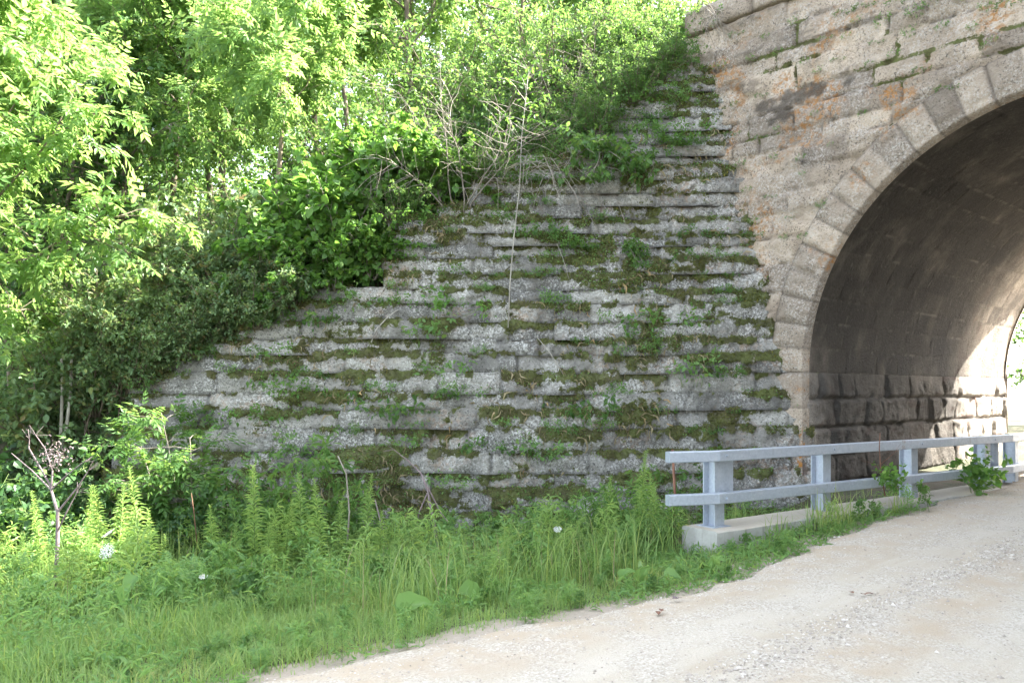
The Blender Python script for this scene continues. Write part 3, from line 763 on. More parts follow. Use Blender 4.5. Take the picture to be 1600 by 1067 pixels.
# concrete footing that carries the posts
b = MB(); L = 5.9; n = 60
prof = [(.26, -.6), (.26, .105), (.245, .12), (-.235, .12), (-.25, .105), (-.25, -.6)]
u = np.linspace(-.17, L, n); Uu, K = np.meshgrid(u, np.arange(6)); po = np.array(prof)
cx = rp[1] - rnrm * .1
nz = .008 * fbm(np.stack([Uu, K * 1., Uu * 0], -1), 3, 4)
off = po[K][..., 0] + nz; zz = po[K][..., 1] + nz + np.where(po[K][..., 1] > 0, .03 * np.clip(Uu, 0, 9) * .5, 0)
G = np.stack([cx[0] + rd[0] * Uu + rnrm[0] * off, cx[1] + rd[1] * Uu + rnrm[1] * off, zz], -1)
b.grid(G, flip=False)
b.add(G[:, 0], np.arange(6)[None]); b.add(G[:, -1], np.arange(6)[None, ::-1])
tag(b.obj('concrete_footing', M_CONC), 'long pale concrete curb under the guard rail posts, dusty on top', 'footing')
# rusty stake left of the rail
b = MB(); q = P(1053, 832, 9.3); b.tube([q + np.array([0, 0, -.2]), q + np.array([.01, 0, .45]), q + np.array([-.015, .0, .93])], [.017, .016, .015], 6)
tag(b.obj('stake', M_RUST, smooth=True), 'thin rusty stake standing in weeds at the left end of the rail', 'stake')

# ------------------------------------------------------------------ trees on the embankment
TG = 'trees on the embankment'
pA = tree(101, 7.6, .10, .40, 26, 2.7, 14, .95, 14, up=.3, droop=.35, wander=.05)
ash = build(pA, 'leafy_tree', 'large bright yellow green tree with compound leaves left of the stone wall', 'tree', (-7.6, 11.6, -.5), PINN, .29, M_BRIGHT, M_BARK, TG, .35)
pB = tree(102, 5.2, .066, .48, 20, 1.6, 11, .65, 10, up=.25, droop=.3, wander=.03)
sap = build(pB, 'leafy_tree', 'slim young tree with bare straight brown trunk behind the shrubs', 'tree', at(432, 14.3), PINN, .27, M_BRIGHT, M_BARK, TG, .35)
pC = tree(103, 7.5, .10, .30, 28, 2.5, 14, .75, 12, up=.25, droop=.3)
mid = build(pC, 'leafy_tree', 'mid green bushy tree in the middle of the bank behind the wall', 'tree', at(640, 19.5), OVATE, .125, M_MID, M_BARK, TG)
pD = tree(104, 6.2, .08, .16, 30, 2.2, 14, .65, 13, up=.3, droop=.3)
dark = build(pD, 'leafy_tree', 'dense darker green tree low on the bank left of the wall end', 'tree', (-8.6, 15.2, gz(-8.6, 15.2) - .1), OVATE, .115, M_DARK, M_BARK, TG)
again(ash, at(255, 17.0), 'yellow green compound leaved tree right of the largest left tree', 1.9, .95)
again(ash, at(330, 19.0), 'yellow green tree filling the gap right behind the slim young tree', 3.6, .9)
again(mid, at(175, 16.0), 'softer green tree between the two brightest left trees', 2.4, .85)
again(ash, at(500, 22.5), 'pale tree above the grape vine', 5.1, 1.05)
again(ash, at(640, 24), 'pale back tree in the middle of the bank', .2, 1.15)
again(ash, at(110, 21), 'tall pale tree rising behind the large left tree', 4.0, 1.25)
again(ash, at(-40, 17), 'bright tree cut by the left edge of the photo', 3.1, 1.1)
bx, by = XY(-1.75, -.25)
again(dark, (bx - 1.2, by + 2.6, 6.6), 'small dense tree hugging the end of the bridge parapet', .4, .42)
again(sap, at(545, 21), 'slender bright tree between the young trunk and the middle tree', 2.2, 1.2)
again(mid, at(800, 21), 'green tree on the crest right of the middle tree', 2.0, 1.0)
again(mid, at(915, 19.5), 'green tree on the crest above the top of the stone steps', 4.4, .85)
again(mid, at(350, 24), 'tall tree far back on the bank behind the young trunk', 5.2, 1.25)
again(sap, at(990, 18.0), 'thin tree with dark stem near the bridge end', .7, 1.0)
again(mid, at(1075, 19), 'tree rising behind the left end of the bridge parapet', 1.2, .8)
again(dark, at(20, 14.5, True), 'dark tree at the left edge below the bright sprays', 2.6, .9)
again(mid, at(700, 27), 'back tree showing above the middle trees', .3, 1.3)
again(mid, at(470, 30), 'distant tall tree behind the slim young tree', 2.9, 1.5)
again(ash, at(190, 31), 'distant pale tall tree high on the left bank', .5, 1.5)
again(mid, at(860, 29), 'back tree above the dead shrub', 5.6, 1.35)
again(ash, at(20, 36), 'far tall tree in the top left corner', 2.5, 1.9)
# beyond the arch, lit by the sun
again(mid, (17.2, 25.0, -.2), 'sunlit green tree seen through the arch', 1.0, .9, 'trees beyond the arch')
again(dark, (20.5, 32.0, -.2), 'sunlit tree farther behind the one seen through the arch', 2.0, 1.3, 'trees beyond the arch')
again(ash, (15.0, 28.0, -.2), 'pale tree beside the road beyond the arch', 3.0, .9, 'trees beyond the arch')
# right hand bank outside the picture: unseen trees added to shade the road and verge
for i, (s_, q_, sc) in enumerate([(8.4, 1.2, 1.0), (10.2, 3.5, 1.15), (11.6, .6, 1.1), (13.2, 3, 1.2), (14.6, -.6, 1.2), (16.5, 2.5, 1.3), (18.5, -1.5, 1.3), (9.3, 6.5, 1.1), (12.5, -3.5, 1.3), (14.5, -5.5, 1.4), (9.0, -1.2, .8), (16.0, 0, 1.5), (11.0, 2.0, 1.4), (17, -6, 1.5), (7.9, 3.6, 1.35), (8.4, 5.6, 1.5), (7.9, 1.4, 1.2), (8.6, 4.6, 1.9), (9.4, 1.8, 1.9), (9.2, 7.2, 1.9), (11, 5, 2.0), (10.5, -2.2, 1.5), (12, -5, 1.6), (13.5, -7.5, 1.6), (11, -8.5, 1.2), (12.5, .5, 1.6), (15.5, -3, 1.7)]):
    x, y = XY(s_, q_); again((mid, dark)[i % 2], (x, y, gz(x, y) - .1), 'unseen tree added on the right hand bank for shade', i * 1.3, sc, 'added shade trees on the right hand bank')

# far wood: one uncountable mass behind the single trees
r = np.random.default_rng(77); b = MB()
n = 60000; X = r.uniform(-52, 14, n); Y = r.uniform(24, 62, n)
top = 11 + 3.5 * fbm(np.stack([X, Y, X * 0], -1), .16, 3); base = np.maximum(emb_z(X, Y), 0)
Z = base + (top - 2) * r.random(n) ** .75
keep = vnoise(np.stack([X, Y, Z], -1) * .45) > -.25
pos = np.stack([X, Y, Z], -1)[keep]
put_leaves(b, PINN, pos, r.normal(size=pos.shape) + np.array([0, 0, -.3]), r.uniform(.45, .8, len(pos)), r, .5)
tag(b.obj('woodland', M_MID), kind='stuff')

# ------------------------------------------------------------------ shrubs along the wall top
SG = 'shrubs along the top of the wall'
def on(px, py, out=0.0, back=.4):
    q = PW(px, py, out); q[1] += back; return q
pH = shrub(201, 1.7, 22, .9, 15, .45, 20, droop=.35, arch=.35, t0=.15)
honey = build(pH, 'shrub', 'grey green shrub with reddish tips on the wall top, left of the vine', 'shrub', at(335, 13.3), OVATE, .085, M_HONEY, M_BARK, SG, crown='foliage', wood='stems')
again(honey, at(118, 12.9), 'grey green shrub above the two bare stems left of the wall', 3.3, 1.25)
again(honey, (*at(150, 12.6)[:2], 1.2), 'grey green shrub drooping beside the left end of the wall', 5.0, .9)
again(honey, at(375, 12.95), 'grey green shrub on the wall top left of the lower wall step', .6, .85)
again(honey, at(225, 13.6), 'grey green shrub behind the one above the leafy sapling', 2.9, 1.2)
again(honey, at(300, 14.1), 'larger grey green shrub behind the reddish one', 5.6, 1.2)
again(honey, at(190, 13.0), 'grey green shrub hanging over the left end of the wall', 2.0, 1.05)
again(honey, at(262, 12.9), 'shrub directly above the leafy sapling at the wall', 4.1, .8)
again(honey, at(420, 13.7), 'bushy shrub at the foot of the slim young trunk', 1.1, .95)
pG = shrub(202, 1.7, 20, .9, 13, .5, 15, droop=.5, arch=.45, t0=.15)
vine = build(pG, 'vine', 'bright grape vine with heart shaped leaves spilling over the wall step', 'vine', (*on(545, 395, 0, .35)[:2], on(545, 395)[2] - .1), HEART, .115, M_VINE, M_TWIG, None, .4, crown='foliage', wood='stems')
again(vine, (*on(610, 300, 0, .5)[:2], on(610, 300)[2] - .2), 'vine clump with broad leaves above the upper wall step', 2.5, .85)
again(vine, (*on(425, 435, 0, .35)[:2], on(425, 435)[2] - .3), 'vine clump with broad leaves over the lower wall step', 4.0, .7)
again(vine, (*on(480, 395, 0, 1.0)[:2], on(480, 395)[2] - .1), 'dark vine clump behind the bright grape vine', 1.0, .9)
pS = shrub(203, 1.9, 18, .9, 14, .5, 18, droop=.25, arch=.25, t0=.15)
gsh = build(pS, 'shrub', 'green shrub standing on the bank behind the dead twigs', 'shrub', at(560, 15.0), OVATE, .07, M_MID, M_BARK, SG, crown='foliage', wood='stems')
for px, Y, sc, lb in ((650, 15.3, 1.0, 'green shrub right behind the grey dead shrub'), (745, 15.6, .95, 'green shrub above the highest block of the middle step'),
                      (850, 14.9, 1.05, 'full green shrub with drooping twigs above the pale sapling'), (930, 14.8, .8, 'green shrub on the upper steps of the wall'),
                      (965, 13.9, .5, 'small shrub on the highest steps of the wall'), (1035, 14.0, .5, 'small shrub where the wall top meets the bridge'), (900, 14.0, .6, 'shrub on the wall top above the hanging shrub'), (790, 14.0, .7, 'shrub on the wall top by the pale sapling'), (665, 14.0, .75, 'shrub left of the dead shrub on the wall top'), (600, 13.7, .7, 'shrub on the wall top over the upper vine clump'),
                      (1000, 14.6, .75, 'green shrub against the left end of the bridge'), (1050, 15.0, .7, 'small shrub at the bridge parapet end'),
                      (500, 16.5, 1.2, 'green shrub deeper on the bank behind the vine'), (700, 17.2, 1.3, 'broad shrub high on the bank in the middle'),
                      (860, 17, 1.3, 'broad shrub high on the bank near the bridge'), (970, 16.4, 1.1, 'shrub on the crest by the thin dark stem'),
                      (270, 15.4, 1.3, 'shrub in the shade under the yellow green tree'), (160, 14.5, 1.3, 'shrub in the dark hollow left of the wall end')):
    again(gsh, at(px, Y), lb, px * .37, sc)
def step(px, py, back=.35):
    q = PW(px, py); z = q[2]; return (q[0], wall_y(z) + back, z - .15)
for px, py, sc, lb in ((1055, 105, .42, 'small bush on the topmost step beside the bridge'), (1000, 135, .5, 'bush spilling over the second highest step'), (955, 165, .5, 'bush leaning over the upper steps of the wall'), (915, 215, .48, 'bush at the back of the upper wall step'),
                       (860, 250, .5, 'bush over the highest block of the middle step'), (780, 255, .42, 'low bush on the middle step by the pale sapling'), (640, 330, .48, 'low bush on the step left of the dead shrub')):
    again(gsh, step(px, py), lb, px * .77, sc)
for px, py, sc, lb in ((640, 300, .6, 'vine clump creeping down the middle step'), (575, 420, .55, 'vine leaves draped over the end of the middle step'), (520, 440, .6, 'vine leaves hanging over the long lower step'), (400, 500, .5, 'vine leaves hanging onto the lower left step'), (690, 290, .4, 'small vine clump at the foot of the dead shrub')):
    again(vine, step(px, py, .12), lb, px * .4, sc)
for px, py, sc, lb in ((430, 480, .62, 'grey green shrub on the long lower step'), (360, 525, .6, 'grey green shrub drooping over the lower left step'), (290, 560, .6, 'grey green shrub on the lowest step above the leafy sapling'), (225, 585, .62, 'grey green shrub covering the left end of the wall top'), (180, 600, .7, 'grey green shrub drooping past the left end of the wall')):
    again(honey, step(px, py, .25), lb, px * .5, sc)
for k_, s_ in enumerate(np.arange(7.6, 15, .9)):  # unseen bushes added to block low sun below the tree crowns
    x, y = XY(s_, -.1 + .9 * (k_ % 3)); again(gsh, (x, y, 7.1), 'unseen bush added on the right hand crest for shade', k_ * 1.3, 1.55, 'added shade bushes on the right hand bank')
    x, y = XY(s_ + .5, -2.2); again(gsh, (x, y, gz(x, y) - .1), 'unseen bush added on the right hand slope for shade', k_ * 2.3, 1.9, 'added shade bushes on the right hand bank')
for s_, q_, z_, sc, lb in ((-2.3, -.25, 6.7, .5, 'bush hanging over the left end of the bridge wall'), (-1.9, .3, 7.5, .5, 'bush growing on top of the parapet end'), (-2.6, -.1, 6.1, .42, 'low bush in the corner below the parapet end')):
    x, y = XY(s_, q_); again(gsh, (x, y, z_ - .2), lb, s_ * 3, sc)
for px, py, sc, bk, lb in ((300, 545, .5, -.05, 'grey green branches hanging over the lowest step'), (400, 500, .5, -.05, 'grey green branches hanging over the lower left step'), (215, 590, .55, -.05, 'grey green branches over the left end of the wall'), (455, 470, .5, 0, 'grey green branches at the long lower step'), (165, 560, .8, .2, 'grey green shrub masking the left corner of the wall')):
    again(honey, step(px, py, bk), lb, px * .9, sc)
for px, py, sc, lb in ((990, 150, .42, 'green branches hanging over the second highest step'), (1030, 115, .4, 'green branches hanging beside the bridge corner'), (930, 200, .45, 'green branches over the upper steps by the hanging shrub'), (760, 275, .4, 'green branches at the middle step below the dead shrub'), (620, 345, .45, 'green branches over the step right of the grape vine')):
    again(gsh, step(px, py, 0), lb, px * .7, sc)
# dead twiggy shrub and the dry twigs hanging from it
pX = shrub(204, 2.0, 15, 1.1, 22, .65, 0, droop=.2, arch=.35, r0=.014, el=(.7, 1.45), t0=.3)
dead = build(pX, 'dead_shrub', 'leafless grey twiggy shrub at the wall step in the middle', 'dead shrub', step(715, 318, .15), OVATE, .05, M_MID, M_TWIG, wood='stems')
again(dead, at(880, 13.9), 'leafless twigs drooping over the upper wall steps', 2.0, .8)
pY = Plant(205)
for i in range(46):
    o = np.array([pY.r.uniform(-.55, .55), pY.r.uniform(-.1, .1), pY.r.uniform(-.1, .25)]); pt = path(o, (pY.r.normal() * .5, -.35, pY.r.uniform(-.6, .3)), pY.r.uniform(.5, 1.2), 7, pY.r, .14, (0, 0, -.9))
    pY.wood.tube(pt, np.linspace(.006, .0025, 7), 3, cap=False)
t = thing('dead_twigs', 'tangle of dry grey stems hanging down the wall face', 'dead stems', on(870, 268, .12, -.05)); pY.wood.obj('stems', M_TWIG, t)
x, y = XY(-1.45, -.2); again(t, (x, y, 7.35), 'bare dry stems hanging over the end of the bridge parapet', 1.0, .75)
# pale thin sapling leaning on the wall
pts = np.array([PW(794, 512, .10), PW(797, 440, .14), PW(803, 370, .2), PW(812, 290, .25), PW(815, 215, .28), PW(822, 150, .25), PW(826, 110, .2)])
t = thing('sapling', 'thin pale birch like sapling with white stem in front of the wall', 'sapling', pts[0])
b = MB(); b.tube(pts - pts[0], np.linspace(.011, .005, 7), 6)
p = Plant(206); 
for i in range(22):
    f = p.r.uniform(.62, 1); x = f * 6; j = min(int(x), 5); o = pts[j] * (1 - (x - j)) + pts[j + 1] * (x - j) - pts[0]
    tw = path(o, (p.r.normal(), p.r.normal() * .7, .5), p.r.uniform(.3, .75), 5, p.r, .15, (0, 0, -.3)); b.tube(tw, np.linspace(.006, .002, 5), 3, cap=False); p.leaves_on(tw, 11, .15, .8, .3)
b.obj('trunk', M_PALEBARK, t, True); pos, d = p.anchors(); b = MB(); put_leaves(b, OVATE, pos, d, p.r.uniform(.05, .09, len(pos)), p.r); b.obj('crown', M_VINE, t)
# hanging leafy branch near the top right of the wall
pZ = Plant(207)
for i in range(15):
    a = pZ.r.uniform(-1, 1); st = path((a * .1, 0, 0), (a * .9, -.5, pZ.r.uniform(-.5, .45)), pZ.r.uniform(.5, 1.0), 8, pZ.r, .12, (0, .1, -1.0)); pZ.wood.tube(st, np.linspace(.009, .003, 8), 4, cap=False)
    for m in range(6):
        o = st[2 + m]; tw = path(o, pZ.r.normal(size=3) + np.array([0, -.3, 0]), pZ.r.uniform(.15, .3), 4, pZ.r, .2, (0, 0, -.8)); pZ.wood.tube(tw, [.003, .003, .002, .001], 3, cap=False); pZ.leaves_on(tw, 12, .1, .7, .5)
hang = build(pZ, 'hanging_shrub', 'leafy shrub hanging down the wall from the steps right of the dead twigs', 'shrub', on(935, 232, .1, 0), OVATE, .085, M_MID, M_TWIG, crown='foliage', wood='stems')
again(hang, on(975, 385, .06, 0), 'fresh green shrublet sprawling on the ledge below the hanging shrub', 1.0, .55)

# ------------------------------------------------------------------ plants before the wall
def front(px, py, Y): q = P(px, py, Y); q[2] = gz(q[0], Y, False) - .03; return q
pM = Plant(301)
for i in range(3):
    st = path((i * .12 - .1, 0, 0), (.12 * (i - 1), 0, 1), 1.75 - .3 * abs(i - 1), 9, pM.r, .04, (0, 0, .1)); pM.wood.tube(st, np.linspace(.014, .004, 9), 5)
    for m in range(17):
        x = pM.r.uniform(2.0, 7.9); j = int(x); o = st[j] * (1 - (x - j)) + st[j + 1] * (x - j); a = pM.r.uniform(0, 6.28)
        tw = path(o, (cos(a), sin(a), .35), pM.r.uniform(.3, .7), 5, pM.r, .1, (0, 0, -.35)); pM.wood.tube(tw, np.linspace(.004, .0015, 5), 3, cap=False); pM.leaves_on(tw, 12, .15, .55, .25)
maple = build(pM, 'sapling', 'fresh green leafy sapling in front of the left part of the wall', 'sapling', front(278, 800, 11.0), PINN, .20, M_MID, M_TWIG, None, .2, crown='foliage', wood='stems', scale=1.15)
again(maple, front(240, 830, 11.1), 'smaller leafy sapling at the left foot of the wall', 1.6, .5)
# bramble and bush masses at the left and along the wall foot
pR = shrub(302, 1.35, 16, 1.0, 11, .38, 12, droop=.4, arch=.6, r0=.010)
bram = build(pR, 'bramble', 'dense dark bramble bush in the left corner below the trees', 'bush', front(60, 850, 10.4), BROAD, .082, M_DARK, M_STEM, 'bushes along the wall foot', crown='foliage', wood='stems')
for px, Y, sc, lb in ((-30, 9.8, 1.1, 'bramble bush cut by the left edge of the photo'), (20, 11.6, 1.25, 'bramble bush behind the dead forked stalk'), (110, 11.5, .7, 'bramble bush at the left end of the wall'),
                      (190, 10.6, .5, 'bush under the smaller leafy sapling'), (330, 10.9, .75, 'bush at the wall foot under the large leafy sapling'),
                      (410, 11.0, .7, 'bush left of the tall leafy weed clump')):
    again(bram, front(px, 800, Y), lb, px * .21, sc)
wsh = build(shrub(303, 1.5, 14, .7, 10, .4, 10, droop=.35, arch=.3, r0=.009), 'weed_bush', 'tall fresh green weed clump in front of the wall left of centre', 'bush', front(480, 860, 10.6), NARROW, .125, M_MID, M_STEM, 'bushes along the wall foot', crown='foliage', wood='stems')
for px, Y, sc, lb in ((385, 10.2, .62, 'low weed clump left of the tallest one'), (560, 10.7, .52, 'weed clump beside the bent dead sticks'), (620, 11.1, .42, 'low weed clump left of the purple dead stalk'),
                      (765, 10.9, .42, 'low weed clump at the wall foot right of the purple stalk'), (850, 10.5, .48, 'weed clump at the wall foot in the centre'), (925, 10.4, .52, 'weed clump at the wall foot right of centre'),
                      (985, 9.9, .62, 'leafy weed clump just left of the rusty stake'), (1030, 9.2, .42, 'low weed clump under the left rail end')):
    again(wsh, front(px, 800, Y), lb, px * .3, sc)

GOLDL = T_fold(.085, .07, tip=-.45)
# goldenrod: tall stems set all round with narrow leaves
def goldenrod(seed, H):
    p = Plant(seed); st = path((0, 0, 0), (p.r.normal() * .05, p.r.normal() * .05, 1), H, 12, p.r, .02); p.wood.tube(st, np.linspace(.006, .002, 12), 5)
    n = int(H * 120); t = np.linspace(.12, 1, n) ** .85; x = t * 10.99; j = x.astype(int); f = (x - j)[:, None]
    pos = st[j] * (1 - f) + st[j + 1] * f; a = np.arange(n) * 2.4 + p.r.normal(size=n) * .2
    p.lp.append(pos); p.ld.append(np.stack([np.cos(a), np.sin(a), .75 + 1.0 * sstep(.7, 1, t)], -1)); p.sz = (.085 + .025 * sstep(.1, .4, t) - .065 * sstep(.6, 1, t)) * p.r.uniform(.8, 1.15, n)
    return p
gold = []
for i, h in enumerate((1.25, 1.0, .8)):
    p = goldenrod(400 + i, h); q = [(402, 9.3), (476, 9.6), (372, 9.2)][i]
    lab = ['tall pale green goldenrod with feathery top, left of centre', 'tallest upright goldenrod rising against the wall', 'shorter goldenrod just left of the feathery one'][i]
    t = thing('goldenrod', lab, 'weed', front(q[0], 900, q[1]), 'goldenrod stems in the verge'); p.wood.obj('stem', M_STEM, t, True)
    pos, d = p.anchors(); b = MB(); put_leaves(b, GOLDL, pos, d, p.sz, p.r, .3); b.obj('foliage', M_GOLD, t); gold.append(t)
gold[1].scale = (1.3,) * 3; gold[0].scale = (1.15,) * 3
gr = np.random.default_rng(9)
GPL = [(168, 8.9, .95), (182, 9.1, 1.05), (200, 9.0, .8), (226, 9.0, .95), (240, 8.9, .9), (254, 9.3, .8), (150, 9.4, .8), (335, 9.4, .8), (415, 9.2, .85), (441, 9.3, .7), (430, 9.5, .75), (488, 9.4, .8), (507, 9.1, .85), (528, 9.2, .9), (546, 9.3, .7), (565, 9.4, .9), (590, 9.3, .75), (585, 9.7, .8), (995, 9.6, .8), (1005, 9.3, .75), (1018, 9.2, .9), (1028, 9.5, .75), (960, 9.8, .8), (875, 9.9, .8), (655, 9.6, .6), (120, 8.8, .7), (40, 8.6, .8), (70, 9.0, .9)]
for i, (px, Y, sc) in enumerate(GPL):
    again(gold[i % 3], front(px, 900, Y), 'slender green goldenrod stem among the verge weeds', gr.uniform(0, 6.3), sc * gr.uniform(1.0, 1.25))
# middling leafy weeds filling the verge up to the wall
def leafy(seed, H, n_side, tpl, size, mat, name, lab):
    p = Plant(seed); st = path((0, 0, 0), (p.r.normal() * .08, p.r.normal() * .08, 1), H, 9, p.r, .05); p.wood.tube(st, np.linspace(.006, .002, 9), 5)
    for m in range(n_side):
        x = p.r.uniform(1.0, 7.9); j = int(x); o = st[j] * (1 - (x - j)) + st[j + 1] * (x - j); an = p.r.uniform(0, 6.28)
        tw = path(o, (cos(an), sin(an), .8), H * p.r.uniform(.2, .4) * (1.1 - x / 9), 5, p.r, .1, (0, 0, -.6)); p.wood.tube(tw, np.linspace(.003, .0015, 5), 3, cap=False); p.leaves_on(tw, 7, .2, .5, .2)
    return build(p, name, lab, 'weed', (0, 0, 0), tpl, size, mat, M_STEM, 'leafy weeds in the verge', .35, crown='foliage', wood='stem')
LP = [leafy(450, .75, 22, NARROW, .085, M_WEED, 'leafy_weed', 'leafy green weed standing in the verge before the wall'), leafy(451, .9, 26, LANCE, .10, M_GOLD, 'leafy_weed', 'narrow leaved pale weed standing in the verge before the wall'), leafy(452, .65, 20, PINN2, .13, M_WEED, 'leafy_weed', 'feathery leaved weed standing in the verge before the wall'), leafy(453, .6, 20, OVATE, .075, M_MID, 'leafy_weed', 'darker broad leaved weed standing in the verge before the wall')]
LL = [t['label'] for t in LP]; vr = np.random.default_rng(70); cnt = 0
while cnt < 150:
    px, Y = vr.uniform(-40, 1090), vr.uniform(7.2, 11.3); X = (px - 800) / FPX * Y; s_, q_ = SQ(X, Y); o_s = float(edge_s(np.array(X), np.array(Y))) - s_
    if o_s < 1.15 or (X > 1.8 and Y > 8.4 and X < 2.4): continue
    k = int(vr.integers(0, 4)); sc = vr.uniform(.55, 1.05) * (.55 + .45 * float(sstep(1.1, 2.6, o_s))); z = gz(X, Y, False) - .03
    if cnt < 4: k = cnt; LP[k].location = (X, Y, z); LP[k].scale = (sc,) * 3
    else: again(LP[k], (X, Y, z), LL[k], vr.uniform(0, 6.3), sc)
    cnt += 1
cnt = 0
while cnt < 60:
    px, Y = vr.uniform(-20, 1500), vr.uniform(4.9, 10.2); X = (px - 800) / FPX * Y; s_, q_ = SQ(X, Y); o_s = float(edge_s(np.array(X), np.array(Y))) - s_
    al = (np.array([X, Y]) - rp[1]) @ rd; fo = (np.array([X, Y]) - (rp[1] - rnrm * .1)) @ rnrm
    if not (.08 < o_s < 1.5) or (al > -.3 and fo < .3): continue
    again(LP[(0, 3, 2)[cnt % 3]], (X, Y, gz(X, Y, False) - .03), ('small leafy green weed in the short grass near the gravel', 'small dark broad leaved weed in the short grass near the gravel', 'small feathery weed in the short grass near the gravel')[cnt % 3], vr.uniform(0, 6.3), vr.uniform(.22, .42), 'small weeds along the gravel edge'); cnt += 1
# queen anne's lace
def umbel(name, label, px, py, Y, tiltv, rad):
    top = P(px, py, Y); base = front(px + 6, 0, Y); t = thing(name, label, 'flower', base); b = MB()
    st = np.array([base, base * .5 + top * .5 + np.array([.02, 0, 0]), top]) - base; b.tube(st, [.004, .0035, .003], 5)
    r = np.random.default_rng(int(px)); f = MB(); tv = norm(np.array(tiltv, float)); ux = norm(np.cross(tv, [0.3, .2, 1])); uy = np.cross(tv, ux)
    for i in range(26):
        a = i * 2.4; q = rad * sqrt((i + .5) / 26); e = top - base + ux * q * cos(a) + uy * q * sin(a) + tv * (.02 - q * q * 2); b.tube(np.array([top - base - tv * .03, e]), .0012, 3, cap=False)
        n = 10; an = r.uniform(0, 6.28, n); rr = .014 * np.sqrt(r.random(n)); pos = e + ux * (rr * np.cos(an))[:, None] + uy * (rr * np.sin(an))[:, None]
        put_leaves(f, OVATE, pos, ux * np.cos(an)[:, None] + uy * np.sin(an)[:, None], .013, r, .3, tv)
    b.obj('stem', M_STEM, t); f.obj('flower_head', M_FLOWER, t)
umbel('wild_carrot', 'round white wild carrot flower facing the road', 168, 861, 8.3, (-.1, -.9, .45), .068)
umbel('wild_carrot', 'white wild carrot flower seen edge on, above the round one', 170, 835, 8.4, (-.5, -.3, .85), .055)
umbel('wild_carrot', 'small white flower head in the weeds left of the rail', 871, 828, 9.2, (0, -.6, .7), .03)
umbel('wild_carrot', 'tiny white flower by the verge below the tall weeds', 318, 902, 7.8, (0, -.5, .8), .022)
# dead stalks
def stalk(label, pts, rad, mat, branches=(), seed=1, head=None):
    pts = [np.array(p) for p in pts]; t = thing('dead_stalk', label, 'dead stalk', pts[0]); b = MB(); pp_ = np.array(pts) - pts[0]
    b.tube(pp_, np.linspace(rad, rad * .5, len(pts)), 6); r = np.random.default_rng(seed)
    for br in branches:
        q = np.array([np.array(x) for x in br]) - pts[0]; b.tube(q, np.linspace(rad * .5, rad * .18, len(q)), 4, cap=False)
        if len(br) and r.random() < .9:
            for k in range(5):
                tw = path(q[-1], (q[-1] - q[0]) / np.linalg.norm(q[-1] - q[0]) + r.normal(size=3) * .6, .12, 3, r, .1); b.tube(tw, rad * .10, 3, cap=False)
    b.obj('stem', mat, t, True)
    if head is not None:
        f = MB(); c = np.array(head[0]) - pts[0]; n = 260; pos = c + r.normal(size=(n, 3)) * head[1] * .5; put_leaves(f, OVATE, pos, r.normal(size=(n, 3)), .03, r); f.obj('seed_head', M_STALK, t)
D = 8.6
stalk('forked dead purple grey stalk with brown seed head at the left', [P(86, 930, D), P(90, 850, D), P(90, 800, D), P(80, 765, D)], .024, M_STALK,
      [[P(80, 765, D), P(50, 735, D + .1), P(18, 708, D + .2)], [P(80, 765, D), P(82, 735, D), P(70, 700, D), P(56, 680, D)], [P(80, 765, D), P(105, 742, D - .1), P(130, 722, D - .1)], [P(90, 800, D), P(122, 760, D), P(138, 735, D)], [P(90, 830, D), P(104, 800, D - .1), P(120, 770, D)], [P(80, 760, D), P(45, 700, D), P(46, 685, D)]], 4, (P(86, 712, D), .16))
D = 9.7
stalk('leaning purple dead stalk in the middle before the wall', [P(688, 870, D), P(678, 815, D), P(668, 765, D), P(658, 740, D)], .020, M_STALK, [[P(658, 740, D), P(638, 720, D), P(615, 702, D)], [P(668, 770, D), P(655, 800, D), P(650, 825, D)], [P(668, 760, D), P(688, 800, D), P(700, 815, D)]], 5)
stalk('thin upright dead stick left of the purple stalk', [P(540, 880, 9.6), P(546, 800, 9.6), P(541, 740, 9.6), P(528, 712, 9.6)], .012, M_TWIG, [], 6)
stalk('short bent dead stick between the other dead stalks', [P(607, 865, 9.9), P(596, 820, 9.9), P(586, 780, 9.9)], .013, M_STALK, [], 7)
stalk('thin reddish dead stem rising over the guard rail', [P(1383, 775, 10.3), P(1376, 735, 10.3), P(1374, 700, 10.3), P(1375, 676, 10.3)], .008, M_RUST, [[P(1377, 740, 10.3), P(1366, 725, 10.3), P(1358, 722, 10.3)], [P(1376, 725, 10.3), P(1392, 712, 10.3), P(1400, 705, 10.3)]], 8)
b = MB(); q = P(303, 768, 9.6); t = stalk('thin dry plantain like stem before the wall', [P(308, 850, 9.6), P(303, 800, 9.6), P(299, 770, 9.6)], .006, M_RUST, [], 9)
# pale dead branch lying on the ledge
stalk('curved pale dead branch hanging from a ledge left of the sapling', [PW(580, 535, .05), PW(588, 515, .1), PW(606, 495, .12), PW(622, 484, .06)], .014, M_PALEBARK, [], 10)
stalk('thin straight dead twig slanting down the wall right of the sapling', [PW(880, 585, .05), PW(862, 555, .09), PW(838, 525, .08)], .007, M_PALEBARK, [], 11)
stalk('thin dead twig slanting below the hanging dry stems', [PW(889, 436, .05), PW(880, 405, .1), PW(870, 380, .1)], .006, M_PALEBARK, [], 12)
# bare little trunks under the left shrub
t = thing('bare_stems', 'two bare grey stems under the shrub left of the wall end', 'stems', P(93, 705, 12.2)); b = MB()
for a in ([(93, 720), (95, 680), (97, 620), (96, 560)], [(93, 712), (104, 670), (110, 610), (112, 560)]):
    b.tube(np.array([P(x, y, 12.2) for x, y in a]) - P(93, 705, 12.2), np.linspace(.03, .018, 4), 6)
b.obj('stem', M_PALEBARK, t, True)
